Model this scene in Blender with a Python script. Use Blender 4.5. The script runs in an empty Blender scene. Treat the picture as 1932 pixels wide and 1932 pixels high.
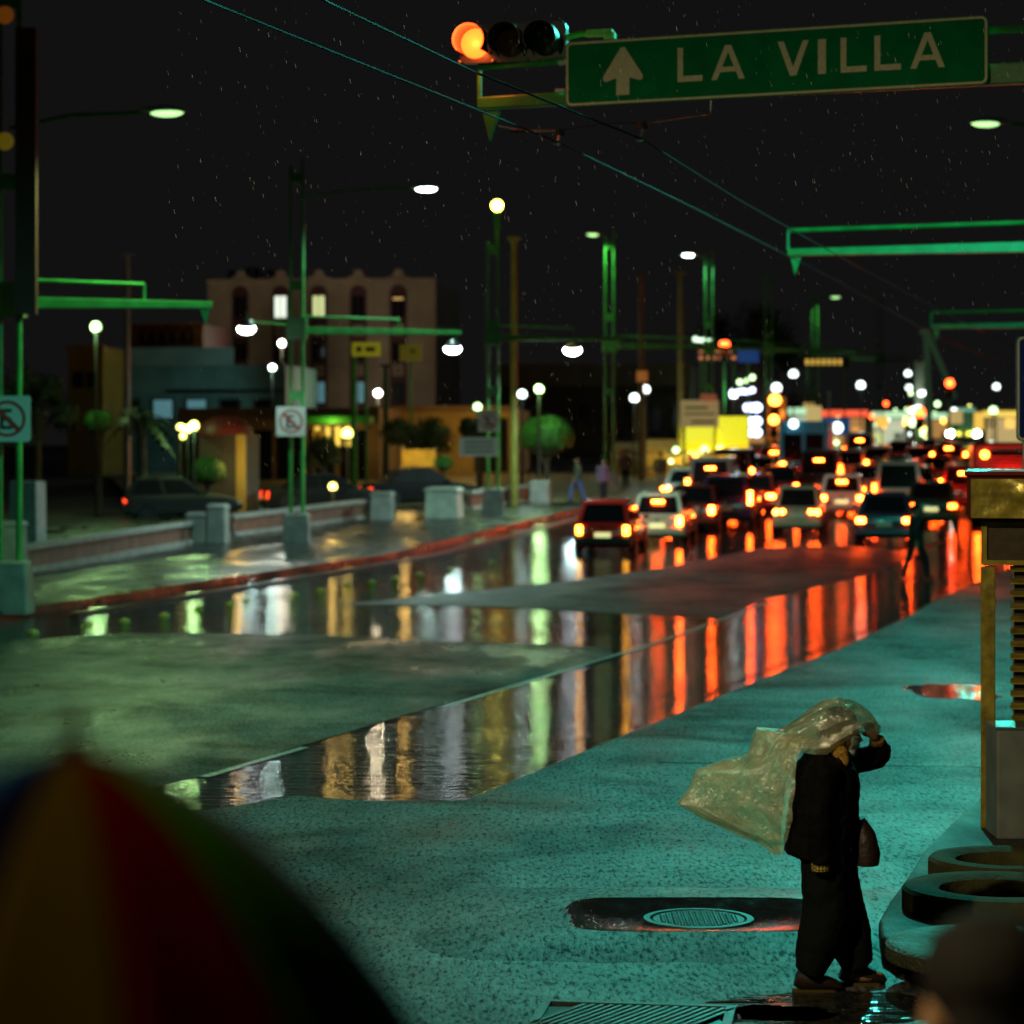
import bpy, bmesh, math, random
from mathutils import Vector, Matrix, noise
random.seed(7)
R = math.radians
sc = bpy.context.scene
C = sc.collection
# ------------------------------------------------------------------ camera, sky, exposure
F, CX, HY, H = 4905.0, 966.0, 840.0, 3.04     # focal length in frame units, centre, horizon row, eye height
cam_d = bpy.data.cameras.new('camera'); cam = bpy.data.objects.new('camera', cam_d); C.objects.link(cam)
cam.location = (0, 0, H); cam.rotation_euler = (R(90), 0, 0)
cam_d.sensor_width = 36; cam_d.lens = 36*F/1932; cam_d.shift_y = -(966-HY)/1932
cam_d.clip_start = 0.1; cam_d.clip_end = 3000
cam_d.dof.use_dof = True; cam_d.dof.focus_distance = 16.6; cam_d.dof.aperture_fstop = 2.2
cam_d.dof.aperture_blades = 0
sc.camera = cam
w = bpy.data.worlds.new('World'); sc.world = w; w.use_nodes = True
nt = w.node_tree; nt.nodes.clear()
o_ = nt.nodes.new('ShaderNodeOutputWorld'); bg = nt.nodes.new('ShaderNodeBackground')
sky = nt.nodes.new('ShaderNodeTexSky'); sky.sky_type = 'NISHITA'; sky.sun_disc = False
sky.sun_elevation = R(-6); sky.sun_rotation = R(200)
mx = nt.nodes.new('ShaderNodeMixRGB'); mx.inputs[0].default_value = 0.9
mx.inputs[2].default_value = (.11, .103, .105, 1)          # street glow on low rain cloud
nt.links.new(sky.outputs[0], mx.inputs[1]); nt.links.new(mx.outputs[0], bg.inputs[0])
bg.inputs[1].default_value = 0.06
nt.links.new(bg.outputs[0], o_.inputs[0])
sc.view_settings.view_transform = 'Standard'; sc.view_settings.look = 'None'
sc.view_settings.exposure = 0; sc.view_settings.gamma = 1; sc.view_settings.use_curve_mapping = False
sc.render.engine = 'CYCLES'
cy = sc.cycles
cy.use_denoising = True; cy.max_bounces = 5; cy.transparent_max_bounces = 12
cy.sample_clamp_indirect = 6; cy.caustics_reflective = False; cy.caustics_refractive = False
try: cy.denoiser = 'OPENIMAGEDENOISE'
except Exception: pass

# ------------------------------------------------------------------ geometry of the place
SL, D0, ZM = 0.026, 70.0, 3.1                 # the street climbs gently beyond the junction
def zg(d): return min(max(0.0, SL*(d-D0)), ZM)
def P(px, py, d): return Vector(((px-CX)/F*d, d, H-(py-HY)/F*d))
def X(px, d): return (px-CX)/F*d
def Z(py, d): return H-(py-HY)/F*d
def G(px, py, z=0.0):
    d = F*H/(py-HY)
    if d > D0: d = F*(H+SL*D0)/((py-HY)+SL*F)
    return Vector(((px-CX)/F*d, d, zg(d)+z))
def on(px, d, z=0): return Vector((X(px, d), d, zg(d)+z))
def dl(py, h):                                # distance at which something h above the street shows on row py
    a = (HY-py)/F
    d = (h-H)/a if a > 0 else 300
    if d > D0: d = (h-H-SL*D0)/(a-SL)
    return d
HEAD = R(-10)                                 # the street runs ten degrees to the right

# ------------------------------------------------------------------ materials
MATS = {}
def mat(name, col, rough=.6, metal=0, var=0, vscale=6, bump=0, bscale=40, spec=.5, emit=None, es=0, col2=None, rvar=0, coat=0):
    if name in MATS: return MATS[name]
    m = bpy.data.materials.new(name); m.use_nodes = True; n = m.node_tree
    b = n.nodes['Principled BSDF']
    b.inputs['Base Color'].default_value = (*col, 1); b.inputs['Roughness'].default_value = rough
    b.inputs['Metallic'].default_value = metal; b.inputs['Specular IOR Level'].default_value = spec
    if coat: b.inputs['Coat Weight'].default_value = coat; b.inputs['Coat Roughness'].default_value = .08
    tc = n.nodes.new('ShaderNodeTexCoord')
    if var or col2 or rvar:
        t = n.nodes.new('ShaderNodeTexNoise'); t.inputs['Scale'].default_value = vscale; t.inputs['Detail'].default_value = 6
        n.links.new(tc.outputs['Object'], t.inputs['Vector'])
        cr = n.nodes.new('ShaderNodeValToRGB'); cr.color_ramp.elements[0].position = .3; cr.color_ramp.elements[1].position = .7
        c2 = col2 or tuple(min(1, c*(1+var)) for c in col); c1 = col if col2 else tuple(c*(1-var) for c in col)
        cr.color_ramp.elements[0].color = (*c1, 1); cr.color_ramp.elements[1].color = (*c2, 1)
        n.links.new(t.outputs[0], cr.inputs[0]); n.links.new(cr.outputs[0], b.inputs['Base Color'])
        if rvar:
            mr = n.nodes.new('ShaderNodeMapRange'); mr.inputs[1].default_value = .3; mr.inputs[2].default_value = .7
            mr.inputs[3].default_value = max(.02, rough-rvar); mr.inputs[4].default_value = min(1, rough+rvar)
            n.links.new(t.outputs[0], mr.inputs[0]); n.links.new(mr.outputs[0], b.inputs['Roughness'])
    if bump:
        t2 = n.nodes.new('ShaderNodeTexNoise'); t2.inputs['Scale'].default_value = bscale; t2.inputs['Detail'].default_value = 4
        n.links.new(tc.outputs['Object'], t2.inputs['Vector'])
        bp = n.nodes.new('ShaderNodeBump'); bp.inputs['Strength'].default_value = bump; bp.inputs['Distance'].default_value = .02
        n.links.new(t2.outputs[0], bp.inputs['Height']); n.links.new(bp.outputs[0], b.inputs['Normal'])
    if emit:
        b.inputs['Emission Color'].default_value = (*emit, 1); b.inputs['Emission Strength'].default_value = es
    MATS[name] = m; return m
def glow(name, col, s):
    return mat(name, tuple(min(.8, c) for c in col), .4, emit=col, es=s)

def road_mat(name, col, r0, r1, bump, wet_scale, patch=None, fine=260, ripple=.3, grain=.0, spec=.5, sgrain=None, wavy=.0):
    """asphalt: aggregate grain, broad worn patches, roughness that follows how wet it is"""
    m = bpy.data.materials.new(name); m.use_nodes = True; n = m.node_tree; L = n.links.new
    b = n.nodes['Principled BSDF']; tc = n.nodes.new('ShaderNodeTexCoord'); b.inputs['Specular IOR Level'].default_value = spec
    mp = n.nodes.new('ShaderNodeMapping'); mp.inputs['Rotation'].default_value = (0, 0, R(12)); mp.inputs['Scale'].default_value = (1, .35, 1)
    L(tc.outputs['Object'], mp.inputs[0])
    big = n.nodes.new('ShaderNodeTexNoise'); big.inputs['Scale'].default_value = wet_scale; big.inputs['Detail'].default_value = 7; big.inputs['Roughness'].default_value = .62
    L(mp.outputs[0], big.inputs['Vector'])
    agg = n.nodes.new('ShaderNodeTexNoise'); agg.inputs['Scale'].default_value = 22; agg.inputs['Detail'].default_value = 9; agg.inputs['Roughness'].default_value = .75
    L(tc.outputs['Object'], agg.inputs['Vector'])
    cr = n.nodes.new('ShaderNodeValToRGB'); cr.color_ramp.elements[0].position = .36; cr.color_ramp.elements[1].position = .64
    cr.color_ramp.elements[0].color = (*[c*.22 for c in col], 1); cr.color_ramp.elements[1].color = (*[c*2.1 for c in col], 1)
    st = n.nodes.new('ShaderNodeTexNoise'); st.inputs['Scale'].default_value = .45; st.inputs['Detail'].default_value = 8; st.inputs['Roughness'].default_value = .62; st.inputs['Distortion'].default_value = 1.2
    L(tc.outputs['Object'], st.inputs['Vector'])
    sr = n.nodes.new('ShaderNodeMapRange'); sr.inputs[1].default_value = .35; sr.inputs[2].default_value = .65; sr.inputs[3].default_value = .28; sr.inputs[4].default_value = 1.45
    L(st.outputs[0], sr.inputs[0])
    mu = n.nodes.new('ShaderNodeMixRGB'); mu.blend_type = 'MULTIPLY'; mu.inputs[0].default_value = 1
    L(cr.outputs[0], mu.inputs[1]); L(sr.outputs[0], mu.inputs[2]); L(mu.outputs[0], b.inputs['Base Color'])
    mr = n.nodes.new('ShaderNodeMapRange'); mr.inputs[1].default_value = .36; mr.inputs[2].default_value = .62
    mr.inputs[3].default_value = r0; mr.inputs[4].default_value = r1
    gx = n.nodes.new('ShaderNodeMapping'); gx.inputs['Scale'].default_value = (1, .25, 1); L(tc.outputs['Object'], gx.inputs[0])
    gn = n.nodes.new('ShaderNodeTexNoise'); gn.inputs['Scale'].default_value = 34; gn.inputs['Detail'].default_value = 5; gn.inputs['Roughness'].default_value = .7; L(gx.outputs[0], gn.inputs['Vector'])
    gm = n.nodes.new('ShaderNodeMath'); gm.operation = 'MULTIPLY_ADD'; gm.inputs[1].default_value = grain; gm.inputs[2].default_value = -.5*grain; L(gn.outputs[0], gm.inputs[0])
    ga = n.nodes.new('ShaderNodeMath'); ga.operation = 'ADD'; ga.use_clamp = True; L(mr.outputs[0], ga.inputs[0]); L(gm.outputs[0], ga.inputs[1])
    L(gn.outputs[0], cr.inputs[0])
    if sgrain:
        sp1 = n.nodes.new('ShaderNodeMapRange'); sp1.inputs[1].default_value = .40; sp1.inputs[2].default_value = .62; sp1.inputs[3].default_value = sgrain[0]; sp1.inputs[4].default_value = sgrain[1]; L(gn.outputs[0], sp1.inputs[0])
        sp2 = n.nodes.new('ShaderNodeMath'); sp2.operation = 'MULTIPLY'; L(sp1.outputs[0], sp2.inputs[0]); L(sr.outputs[0], sp2.inputs[1]); L(sp2.outputs[0], b.inputs['Specular IOR Level'])
    L(big.outputs[0], mr.inputs[0]); L(ga.outputs[0], b.inputs['Roughness'])
    vo = n.nodes.new('ShaderNodeTexVoronoi'); vo.inputs['Scale'].default_value = fine
    L(tc.outputs['Object'], vo.inputs['Vector'])
    b1 = n.nodes.new('ShaderNodeBump'); b1.inputs['Strength'].default_value = bump; b1.inputs['Distance'].default_value = .012
    ad = n.nodes.new('ShaderNodeMath'); ad.operation = 'ADD'; L(agg.outputs[0], ad.inputs[0]); L(gn.outputs[0], ad.inputs[1])
    L(ad.outputs[0], b1.inputs['Height'])
    md = n.nodes.new('ShaderNodeTexNoise'); md.inputs['Scale'].default_value = 2.2; md.inputs['Detail'].default_value = 3; md.inputs['Roughness'].default_value = .6
    mp2 = n.nodes.new('ShaderNodeMapping'); mp2.inputs['Rotation'].default_value = (0, 0, R(6)); mp2.inputs['Scale'].default_value = (.7, 4.6, 1)
    L(tc.outputs['Object'], mp2.inputs[0]); L(mp2.outputs[0], md.inputs['Vector'])
    b2 = n.nodes.new('ShaderNodeBump'); b2.inputs['Strength'].default_value = ripple; b2.inputs['Distance'].default_value = .02
    L(md.outputs[0], b2.inputs['Height']); L(b1.outputs[0], b2.inputs['Normal'])
    wv = n.nodes.new('ShaderNodeTexNoise'); wv.inputs['Scale'].default_value = 1.1; wv.inputs['Detail'].default_value = 2; L(tc.outputs['Object'], wv.inputs['Vector'])
    b3 = n.nodes.new('ShaderNodeBump'); b3.inputs['Strength'].default_value = wavy; b3.inputs['Distance'].default_value = .02
    L(wv.outputs[0], b3.inputs['Height']); L(b2.outputs[0], b3.inputs['Normal']); L(b3.outputs[0], b.inputs['Normal'])
    MATS[name] = m; return m

wet = road_mat('wet_asphalt', (.016, .016, .016), .025, .075, .0, .5, ripple=.85, wavy=.22)
rough_a = road_mat('damp_asphalt', (.036, .038, .038), .34, .70, .5, .30, fine=70, ripple=.05, grain=.5, sgrain=(.02, 1.2))
rough_c = road_mat('worn_asphalt', (.026, .030, .029), .17, .66, .4, .35, fine=90, ripple=.2, grain=.3, sgrain=(.04, .42))
rough_e = road_mat('patched_asphalt', (.026, .026, .026), .40, .6, .5, .3, fine=90, grain=.3, sgrain=(.05, .8))
pave = road_mat('pavement_concrete', (.022, .022, .020), .14, .5, .4, .9, fine=60, grain=.3, spec=.4)
island_m = road_mat('island_concrete', (.032, .032, .026), .45, .8, .8, .9, grain=.3)
green = mat('green_paint', (.028, .26, .045), .42, var=.3, vscale=3, bump=.15, bscale=30)
galv = mat('galvanised', (.35, .36, .36), .35, metal=.8, var=.25, vscale=8)
dark = mat('black_plastic', (.012, .012, .013), .35)
rubber = mat('rubber', (.012, .012, .012), .7)
steel = mat('dull_steel', (.20, .20, .21), .35, metal=.9, var=.3, vscale=20)
conc = mat('concrete', (.17, .175, .16), .6, var=.3, vscale=3, bump=.4, bscale=25)
stone = mat('pale_stone', (.28, .285, .26), .6, var=.25, vscale=3, bump=.4, bscale=20)
glass = mat('car_glass', (.006, .007, .008), .06, spec=.6)
chrome = mat('chrome', (.5, .5, .5), .12, metal=1)
white = mat('white_paint', (.62, .62, .58), .5, var=.15, vscale=12)

# ------------------------------------------------------------------ mesh helpers
class MB:
    def __init__(s): s.v = []; s.f = []; s.m = []
    def add(s, vs, fs, mi=0):
        k = len(s.v); s.v += [tuple(v) for v in vs]; s.f += [tuple(i+k for i in f) for f in fs]; s.m += [mi]*len(fs); return s
    def box(s, c, size, rz=0, mi=0, taper=1.0):
        hx, hy, hz = size[0]/2, size[1]/2, size[2]/2; M = Matrix.Rotation(rz, 3, 'Z'); c = Vector(c)
        vs = [c + M @ Vector((x*hx*(taper if z > 0 else 1), y*hy*(taper if z > 0 else 1), z*hz)) for z in (-1, 1) for x, y in ((-1, -1), (1, -1), (1, 1), (-1, 1))]
        return s.add(vs, [(3, 2, 1, 0), (4, 5, 6, 7), (0, 1, 5, 4), (1, 2, 6, 5), (2, 3, 7, 6), (3, 0, 4, 7)], mi)
    def tube(s, pts, rad, n=10, mi=0, flat=1.0, up=None):
        pts = [Vector(p) for p in pts]
        if not isinstance(rad, (list, tuple)): rad = [rad]*len(pts)
        rings = []; prev = None
        for i, p in enumerate(pts):
            t = (pts[min(i+1, len(pts)-1)]-pts[max(i-1, 0)])
            t = t.normalized() if t.length > 1e-9 else Vector((0, 0, 1))
            u = Vector(up) if up else (prev if prev else (Vector((0, 0, 1)) if abs(t.z) < .9 else Vector((1, 0, 0))))
            a = (u - t*u.dot(t))
            if a.length < 1e-6: a = t.orthogonal()
            a.normalize(); prev = a; b = t.cross(a)
            r = rad[i]; ra, rb = (r if isinstance(r, (tuple, list)) else (r, r*flat))
            rings.append([p + a*math.cos(2*math.pi*k/n)*ra + b*math.sin(2*math.pi*k/n)*rb for k in range(n)])
        vs = [v for r in rings for v in r]; fs = []
        for i in range(len(rings)-1):
            for k in range(n):
                fs.append((i*n+k, i*n+(k+1) % n, (i+1)*n+(k+1) % n, (i+1)*n+k))
        fs.append(tuple(range(n-1, -1, -1))); fs.append(tuple((len(rings)-1)*n+k for k in range(n)))
        return s.add(vs, fs, mi)
    def lathe(s, prof, c=(0, 0, 0), n=24, axis='z', mi=0, a0=0, a1=2*math.pi):
        c = Vector(c); full = abs(a1-a0-2*math.pi) < 1e-6; m = n if full else n+1; vs = []; fs = []
        for r, z in prof:
            for k in range(m):
                a = a0+(a1-a0)*k/n; x, y = r*math.cos(a), r*math.sin(a)
                vs.append(c+(Vector((x, y, z)) if axis == 'z' else Vector((z, x, y)) if axis == 'x' else Vector((x, z, y))))
        for i in range(len(prof)-1):
            for k in range(n):
                k2 = (k+1) % m
                fs.append((i*m+k, i*m+k2, (i+1)*m+k2, (i+1)*m+k))
        return s.add(vs, fs, mi)
    def ball(s, c, r, n=12, mi=0, rot=None):
        c = Vector(c); r = r if isinstance(r, (tuple, list)) else (r, r, r); vs = []; fs = []; h = n//2+1
        for i in range(h+1):
            th = math.pi*i/h
            for k in range(n):
                v = Vector((r[0]*math.sin(th)*math.cos(2*math.pi*k/n), r[1]*math.sin(th)*math.sin(2*math.pi*k/n), r[2]*math.cos(th)))
                vs.append(c+(rot @ v if rot else v))
        for i in range(h):
            for k in range(n): fs.append((i*n+k, (i+1)*n+k, (i+1)*n+(k+1) % n, i*n+(k+1) % n))
        return s.add(vs, fs, mi)
    def prism(s, poly, off, mi=0):
        """closed polygon (3D points) pushed along off"""
        n = len(poly); poly = [Vector(p) for p in poly]; off = Vector(off)
        vs = poly+[p+off for p in poly]
        fs = [tuple(range(n)), tuple(range(2*n-1, n-1, -1))]+[(i, i+n, (i+1) % n+n, (i+1) % n) for i in range(n)]
        return s.add(vs, fs, mi)
    def build(s, name, m, parent=None, smooth=False, loc=None, fix=True):
        me = bpy.data.meshes.new(name); me.from_pydata(s.v, [], s.f)
        for mm in (m if isinstance(m, (list, tuple)) else [m]):
            if mm: me.materials.append(mm)
        if any(s.m): me.polygons.foreach_set('material_index', s.m)
        if fix:
            bm = bmesh.new(); bm.from_mesh(me); bmesh.ops.recalc_face_normals(bm, faces=bm.faces)
            if smooth == 'w': bmesh.ops.remove_doubles(bm, verts=bm.verts, dist=1e-5)
            bm.to_mesh(me); bm.free()
        if smooth:
            me.polygons.foreach_set('use_smooth', [True]*len(me.polygons))
            try: me.set_sharp_from_angle(angle=R(40))
            except Exception: pass
        o = bpy.data.objects.new(name, me); C.objects.link(o)
        if parent: o.parent = parent
        if loc is not None: o.location = loc
        return o
def tag(o, label=None, cat=None, group=None, kind=None):
    if label: o['label'] = label
    if cat: o['category'] = cat
    if group: o['group'] = group
    if kind: o['kind'] = kind
    return o
def thing(name, label, cat, loc=(0, 0, 0), rz=0, group=None):
    o = bpy.data.objects.new(name, None); C.objects.link(o); o.location = loc; o.rotation_euler = (0, 0, rz); o.empty_display_size = .3
    return tag(o, label, cat, group)
def copy_tree(o, parent=None):
    c = o.copy(); C.objects.link(c); c.parent = parent
    for ch in list(o.children): copy_tree(ch, c)
    return c
def lamp(parent, loc, col, power, spot=None, size=.12, name='lamp_light', aim=(0, 0, -1)):
    ld = bpy.data.lights.new(name, 'SPOT' if spot else 'POINT'); ld.energy = power; ld.color = col; ld.shadow_soft_size = size
    if spot: ld.spot_size = R(spot); ld.spot_blend = .35
    o = bpy.data.objects.new(name, ld); C.objects.link(o); o.parent = parent; o.location = loc
    if spot: o.rotation_euler = Vector(aim).to_track_quat('-Z', 'Y').to_euler()
    return o
def bevel(o, wd=.01, seg=2):
    b = o.modifiers.new('bevel', 'BEVEL'); b.width = wd; b.segments = seg; b.limit_method = 'ANGLE'; return o
def struct(name, mb, m, **k): return tag(mb.build(name, m, **k), kind='structure')

# ------------------------------------------------------------------ setting: ground, road, slabs, pavements
def strip(prof, d_list, z=0):
    """sheet that follows the rise of the street; prof(d) gives x0, x1"""
    b = MB(); vs = []
    for d in d_list:
        x0, x1 = prof(d); vs += [(x0, d, zg(d)+z), (x1, d, zg(d)+z)]
    return b.add(vs, [(2*i, 2*i+1, 2*i+3, 2*i+2) for i in range(len(d_list)-1)])
DS = [-30, 0, 30, 60, 70, 90, 110, 130, 150, 170, D0+ZM/SL, 300, 900]
struct('ground', strip(lambda d: (-400, 500), DS, -.06), mat('dark_earth', (.05, .048, .04), .8, var=.4, vscale=.4, bump=.4, bscale=3))
def kerb_l(d): return -8.7+(d-46.6)*.233            # left kerb line
def kerb_r(d): return 3.76+(d-21.3)*.18 if d > 17 else 3.0
struct('road', strip(lambda d: (kerb_l(d) if d > 30 else -14, 4.6+max(0, d)*.185), [-30, 0, 30, 60, 70, 90, 110, 130, 150, 170, D0+ZM/SL, 300, 420]), wet)

def slab(name, pts, m, z=.004):
    b = MB(); vs = [G(x, y, z) for x, y in pts]
    b.add(vs, [tuple(range(len(vs)))]); return struct(name, b, m)
slab('road_slab', [(-700, 2500), (-300, 1720), (200, 1560), (560, 1503), (700, 1512), (880, 1510), (1190, 1382), (1580, 1226), (1690, 1177), (1770, 1130), (1845, 1098), (2040, 1010), (2100, 1100), (2150, 1300), (2300, 1600), (2600, 2500)], rough_a)
slab('road_slab', [(-500, 1225), (0, 1210), (240, 1195), (580, 1198), (940, 1214), (1150, 1222), (1160, 1240), (905, 1308), (575, 1405), (380, 1465), (0, 1560), (-500, 1640)], rough_c)
slab('road_slab', [(640, 1141), (930, 1145), (1200, 1160), (1360, 1165), (1440, 1131), (1640, 1084), (1720, 1052), (1790, 1016), (1700, 1040), (1600, 1030), (1440, 1034), (1250, 1072), (1060, 1098)], rough_e)
# painted and seam lines
def line(pts, wd, name, m, z=.008):
    b = MB()
    for (x0, y0), (x1, y1) in zip(pts, pts[1:]):
        a, c = G(x0, y0, z), G(x1, y1, z); t = (c-a); t.z = 0; t.normalize(); nrm = Vector((-t.y, t.x, 0))*wd/2
        b.add([a-nrm, c-nrm, c+nrm, a+nrm], [(0, 1, 2, 3)])
    return struct(name, b, m)
faded = mat('faded_road_paint', (.30, .31, .28), .35, col2=(.07, .07, .07), vscale=9, rvar=.15)
line([(385, 1467), (575, 1411)], .10, 'lane_marking', faded)
line([(835, 1335), (1240, 1213), (1450, 1136)], .09, 'lane_marking', faded)
seam = mat('tar_seam', (.01, .01, .01), .25)
line([(1240, 1440), (2100, 1452)], .05, 'tar_seam', seam)
line([(900, 1180), (1345, 1166)], .12, 'tar_seam', seam)
line([(1330, 1310), (1640, 1187)], .05, 'tar_seam', seam, .0075)
def blob(px, py, rx, ry, seed, m, z=.0075):
    c = G(px, py, z); b = MB(); vs = []
    for k in range(72):
        a = 2*math.pi*k/72; q_ = 1+.30*noise.noise((math.cos(a)*1.3+seed, math.sin(a)*1.3, seed))+.16*noise.noise((math.cos(a)*4+seed, math.sin(a)*4, 2))+.07*noise.noise((math.cos(a)*11, math.sin(a)*11, seed))
        vs.append(c+Vector((rx*q_*math.cos(a), ry*q_*math.sin(a), 0)))
    return struct('road_puddle', b.add(vs, [tuple(range(72))]), m)
blob(1800, 1305, .55, 1.1, 3.3, wet); blob(1560, 1905, .75, .38, 5.1, wet); blob(1480, 1915, .3, .2, 7.7, wet); 
# left pavement with kerb
def lp(d): return kerb_l(d)
b = MB(); ds = [30, 45, 60, 70, 80, 95, 110, 130, 150]; vs = []
for d in ds:
    k = lp(d); vs += [(k, d, zg(d)-.05), (k-.02, d, zg(d)+.13), (k-.22, d, zg(d)+.135), (k-14, d, zg(d)+.14)]
fs = []
for i in range(len(ds)-1):
    for j in range(3): fs.append((4*i+j, 4*i+j+1, 4*i+j+5, 4*i+j+4))
struct('pavement', b.add(vs, fs), pave)
# raised guide kerb between the lanes (dark red line in the wet)
b = MB()
for d0 in range(46, 108, 2):
    x0, x1 = kerb_l(d0)+1.1, kerb_l(d0+1.96)+1.1
    b.add([(x0-.09, d0, zg(d0)), (x0+.09, d0, zg(d0)), (x1+.09, d0+1.96, zg(d0+1.96)), (x1-.09, d0+1.96, zg(d0+1.96)), (x0-.05, d0, zg(d0)+.07), (x0+.05, d0, zg(d0)+.07), (x1+.05, d0+1.96, zg(d0+1.96)+.07), (x1-.05, d0+1.96, zg(d0+1.96)+.07)],
          [(0, 1, 5, 4), (1, 2, 6, 5), (2, 3, 7, 6), (3, 0, 4, 7), (4, 5, 6, 7)])
struct('lane_kerb', b, mat('red_kerb_paint', (.05, .010, .008), .4, var=.4, vscale=5))
# right island: raised pavement with a rounded nose
nose = [(2400, 2150), (2050, 1935), (1860, 1870), (1760, 1845), (1695, 1835), (1664, 1812), (1658, 1780), (1680, 1740), (1715, 1690), (1745, 1640), (1800, 1583), (1856, 1533), (1900, 1480), (1960, 1400), (2030, 1300)]
gp = [G(x, y) for x, y in nose]+[Vector((12.5, 60, 0)), Vector((60, 60, 0)), Vector((60, 5, 0))]
b = MB(); b.prism([p+Vector((0, 0, -.05)) for p in gp], (0, 0, .20))
isl = struct('kerb_island', b, island_m); bevel(isl, .03, 3)
b = MB(); n_ = len(gp)
struct('verge', strip(lambda d: (4.6+d*.185+.01, 4.6+d*.185+60), [60, 70, 90, 110, 130, 150, 170, D0+ZM/SL, 300, 420], .10), pave)

# ------------------------------------------------------------------ trolley poles, arms and street lamps
TEAL = (.06, 1, .78); COOL = (.62, 1, .92); LIME = (.52, 1, .36); YEL = (1, .92, .25); WARM = (1, .62, .16)
lens_cool = glow('lamp_lens_cool', (.75, 1, .95), 26)
lens_lime = glow('lamp_lens_lime', (.5, 1, .35), 1.7)
lens_yel = glow('lamp_lens_yellow', (1, .88, .09), 22)
lens_white = glow('lamp_lens_white', (.85, .97, 1), 50)
def head_lamp(parent, loc, rz, lens, col, power, spot=150, sz=1.0):
    """flat cobra-head luminaire: housing > lens, with its light"""
    hb = MB(); hb.tube([(-.42*sz, 0, .06), (-.3*sz, 0, .075), (.1*sz, 0, .09), (.4*sz, 0, .05)], [(.03, .05), (.06, .13), (.075, .16), (.02, .08)], 12, up=(0, 0, 1))
    h = hb.build('lamp_head', galv, parent, True, loc); h.rotation_euler = (0, 0, rz)
    lb = MB(); lb.ball((.06*sz, 0, .03), (.30*sz, .13*sz, .085*sz), 14)
    l = lb.build('lens', lens, h, True)
    if power: lamp(h, (.06*sz, 0, -.16), col, power, spot)
    return h
def trolley_pole(base, label, arm=None, arm_h=6.2, top=11.2, lamp_end=None, lens=None, lcol=COOL, lpow=0, sides=None, footing=True, group='green trolley wire poles', twin=True, rail=.62):
    """base: ground point; arm: horizontal vector of the wire arm; lamp_end: vector of the lamp bracket"""
    t = thing('trolley_pole', label, 'pole', base, 0, group)
    if twin:
        MB().tube([(-.17, 0, 0), (-.17, 0, top*.93)], [.055, .045], 10).build('pole_tube', green, t, True)
        MB().tube([(.17, 0, 0), (.17, 0, top*.95)], [.062, .045], 10).build('pole_tube', green, t, True)
        for z in (arm_h-1.9, top*.55+1, top*.9): MB().box((0, 0, z), (.34, .1, .28)).build('pole_brace', green, t)
    else:
        MB().tube([(0, 0, 0), (0, 0, top)], [.10, .06], 10).build('pole_tube', green, t, True)
    if footing:
        bevel(MB().box((0, 0, .42), (.78, .78, .95), taper=.86).build('footing', conc, t), .04)
    if arm is not None:
        a = Vector(arm); L_ = a.length; u = a.normalized(); n_ = Vector((-u.y, u.x, 0)); z0 = arm_h
        MB().box((0, 0, z0), (.56, .42, .62)).build('arm_clamp', green, t)
        bb = MB()
        q = [Vector((0, 0, z0-.15)), a+Vector((0, 0, z0-.11)), a+Vector((0, 0, z0+.0)), Vector((0, 0, z0+.06))]
        bb.prism([p-n_*.07 for p in q], n_*.14); bevel(bb.build('box_beam', green, t), .012)
        MB().tube([u*.1+Vector((0, 0, z0+.36)), a*rail+Vector((0, 0, z0+.30))], .036, 8).build('stay_tube', green, t, True)
        bb = MB().tube([a*rail+Vector((0, 0, z0+.30)), a*rail+Vector((0, 0, z0-.02))], .025, 6); bb.build('strut', green, t)
        bb = MB().prism([a-u*.22+Vector((0, 0, z0-.14)), a-u*.05+Vector((0, 0, z0-.14)), a-u*.12+Vector((0, 0, z0-.42))], n_*.05); bb.build('hanger_bracket', green, t)
    if lamp_end is not None:
        e = Vector(lamp_end); h0 = e.z
        MB().tube([(0, 0, h0-.25), e*.35*Vector((1, 1, 0)).length/1.414 if False else Vector((e.x*.4, e.y*.4, h0-.02)), Vector((e.x*.9, e.y*.9, h0+.03))], .035, 8).build('lamp_bracket', green, t, True)
        head_lamp(t, Vector((e.x, e.y, h0)), math.atan2(e.y, e.x), lens, lcol, lpow)
    return t
# left row
def LB(px, d): return Vector((X(px, d), d, zg(d)+.10))
p0 = LB(18, 46); trolley_pole(p0, 'blurred green double trolley pole at the left edge with a lime lamp', (X(400, 46.5)-p0.x, .6, 0), Z(566, 46)-.10, 12.0, (X(308, 46)-p0.x, 0, Z(215, 46)-.1), lens_lime, LIME, 1400, rail=.66)
p1 = LB(560, 74); tp1 = trolley_pole(p1, 'green double trolley pole carrying the square no parking sign', (X(868, 74)-p1.x, 1.2, 0), 6.15, 11.6, (X(800, 74)-p1.x, 0, Z(358, 74)-zg(74)-.1), lens_cool, COOL, 1500)
p2 = LB(930, 90); tp2 = trolley_pole(p2, 'green trolley pole with a round yellow lamp, mid street left of the topiary dome', (X(1178, 90)-p2.x, 1.2, 0), 6.2, 10.2)
p3 = LB(1150, 106); trolley_pole(p3, 'green trolley pole beside the big green topiary dome', (X(1400, 106)-p3.x, 1.5, 0), 6.1, 11.3, (X(1119, 106)-p3.x, -.6, Z(446, 106)-zg(106)-.1), lens_lime, LIME, 450)
p4 = LB(1338, 124); trolley_pole(p4, 'far green trolley pole above the yellow awning', (X(1520, 124)-p4.x, 1, 0), 6.2, 11.4, (X(1300, 124)-p4.x, -.3, Z(483, 124)-zg(124)-.1), lens_cool, COOL, 450, footing=False)
p5 = LB(1450, 142); trolley_pole(p5, 'far green trolley pole right of the lit blue overhead sign', (X(1640, 142)-p5.x, 1, 0), 6.3, 11.0, footing=False)
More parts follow.
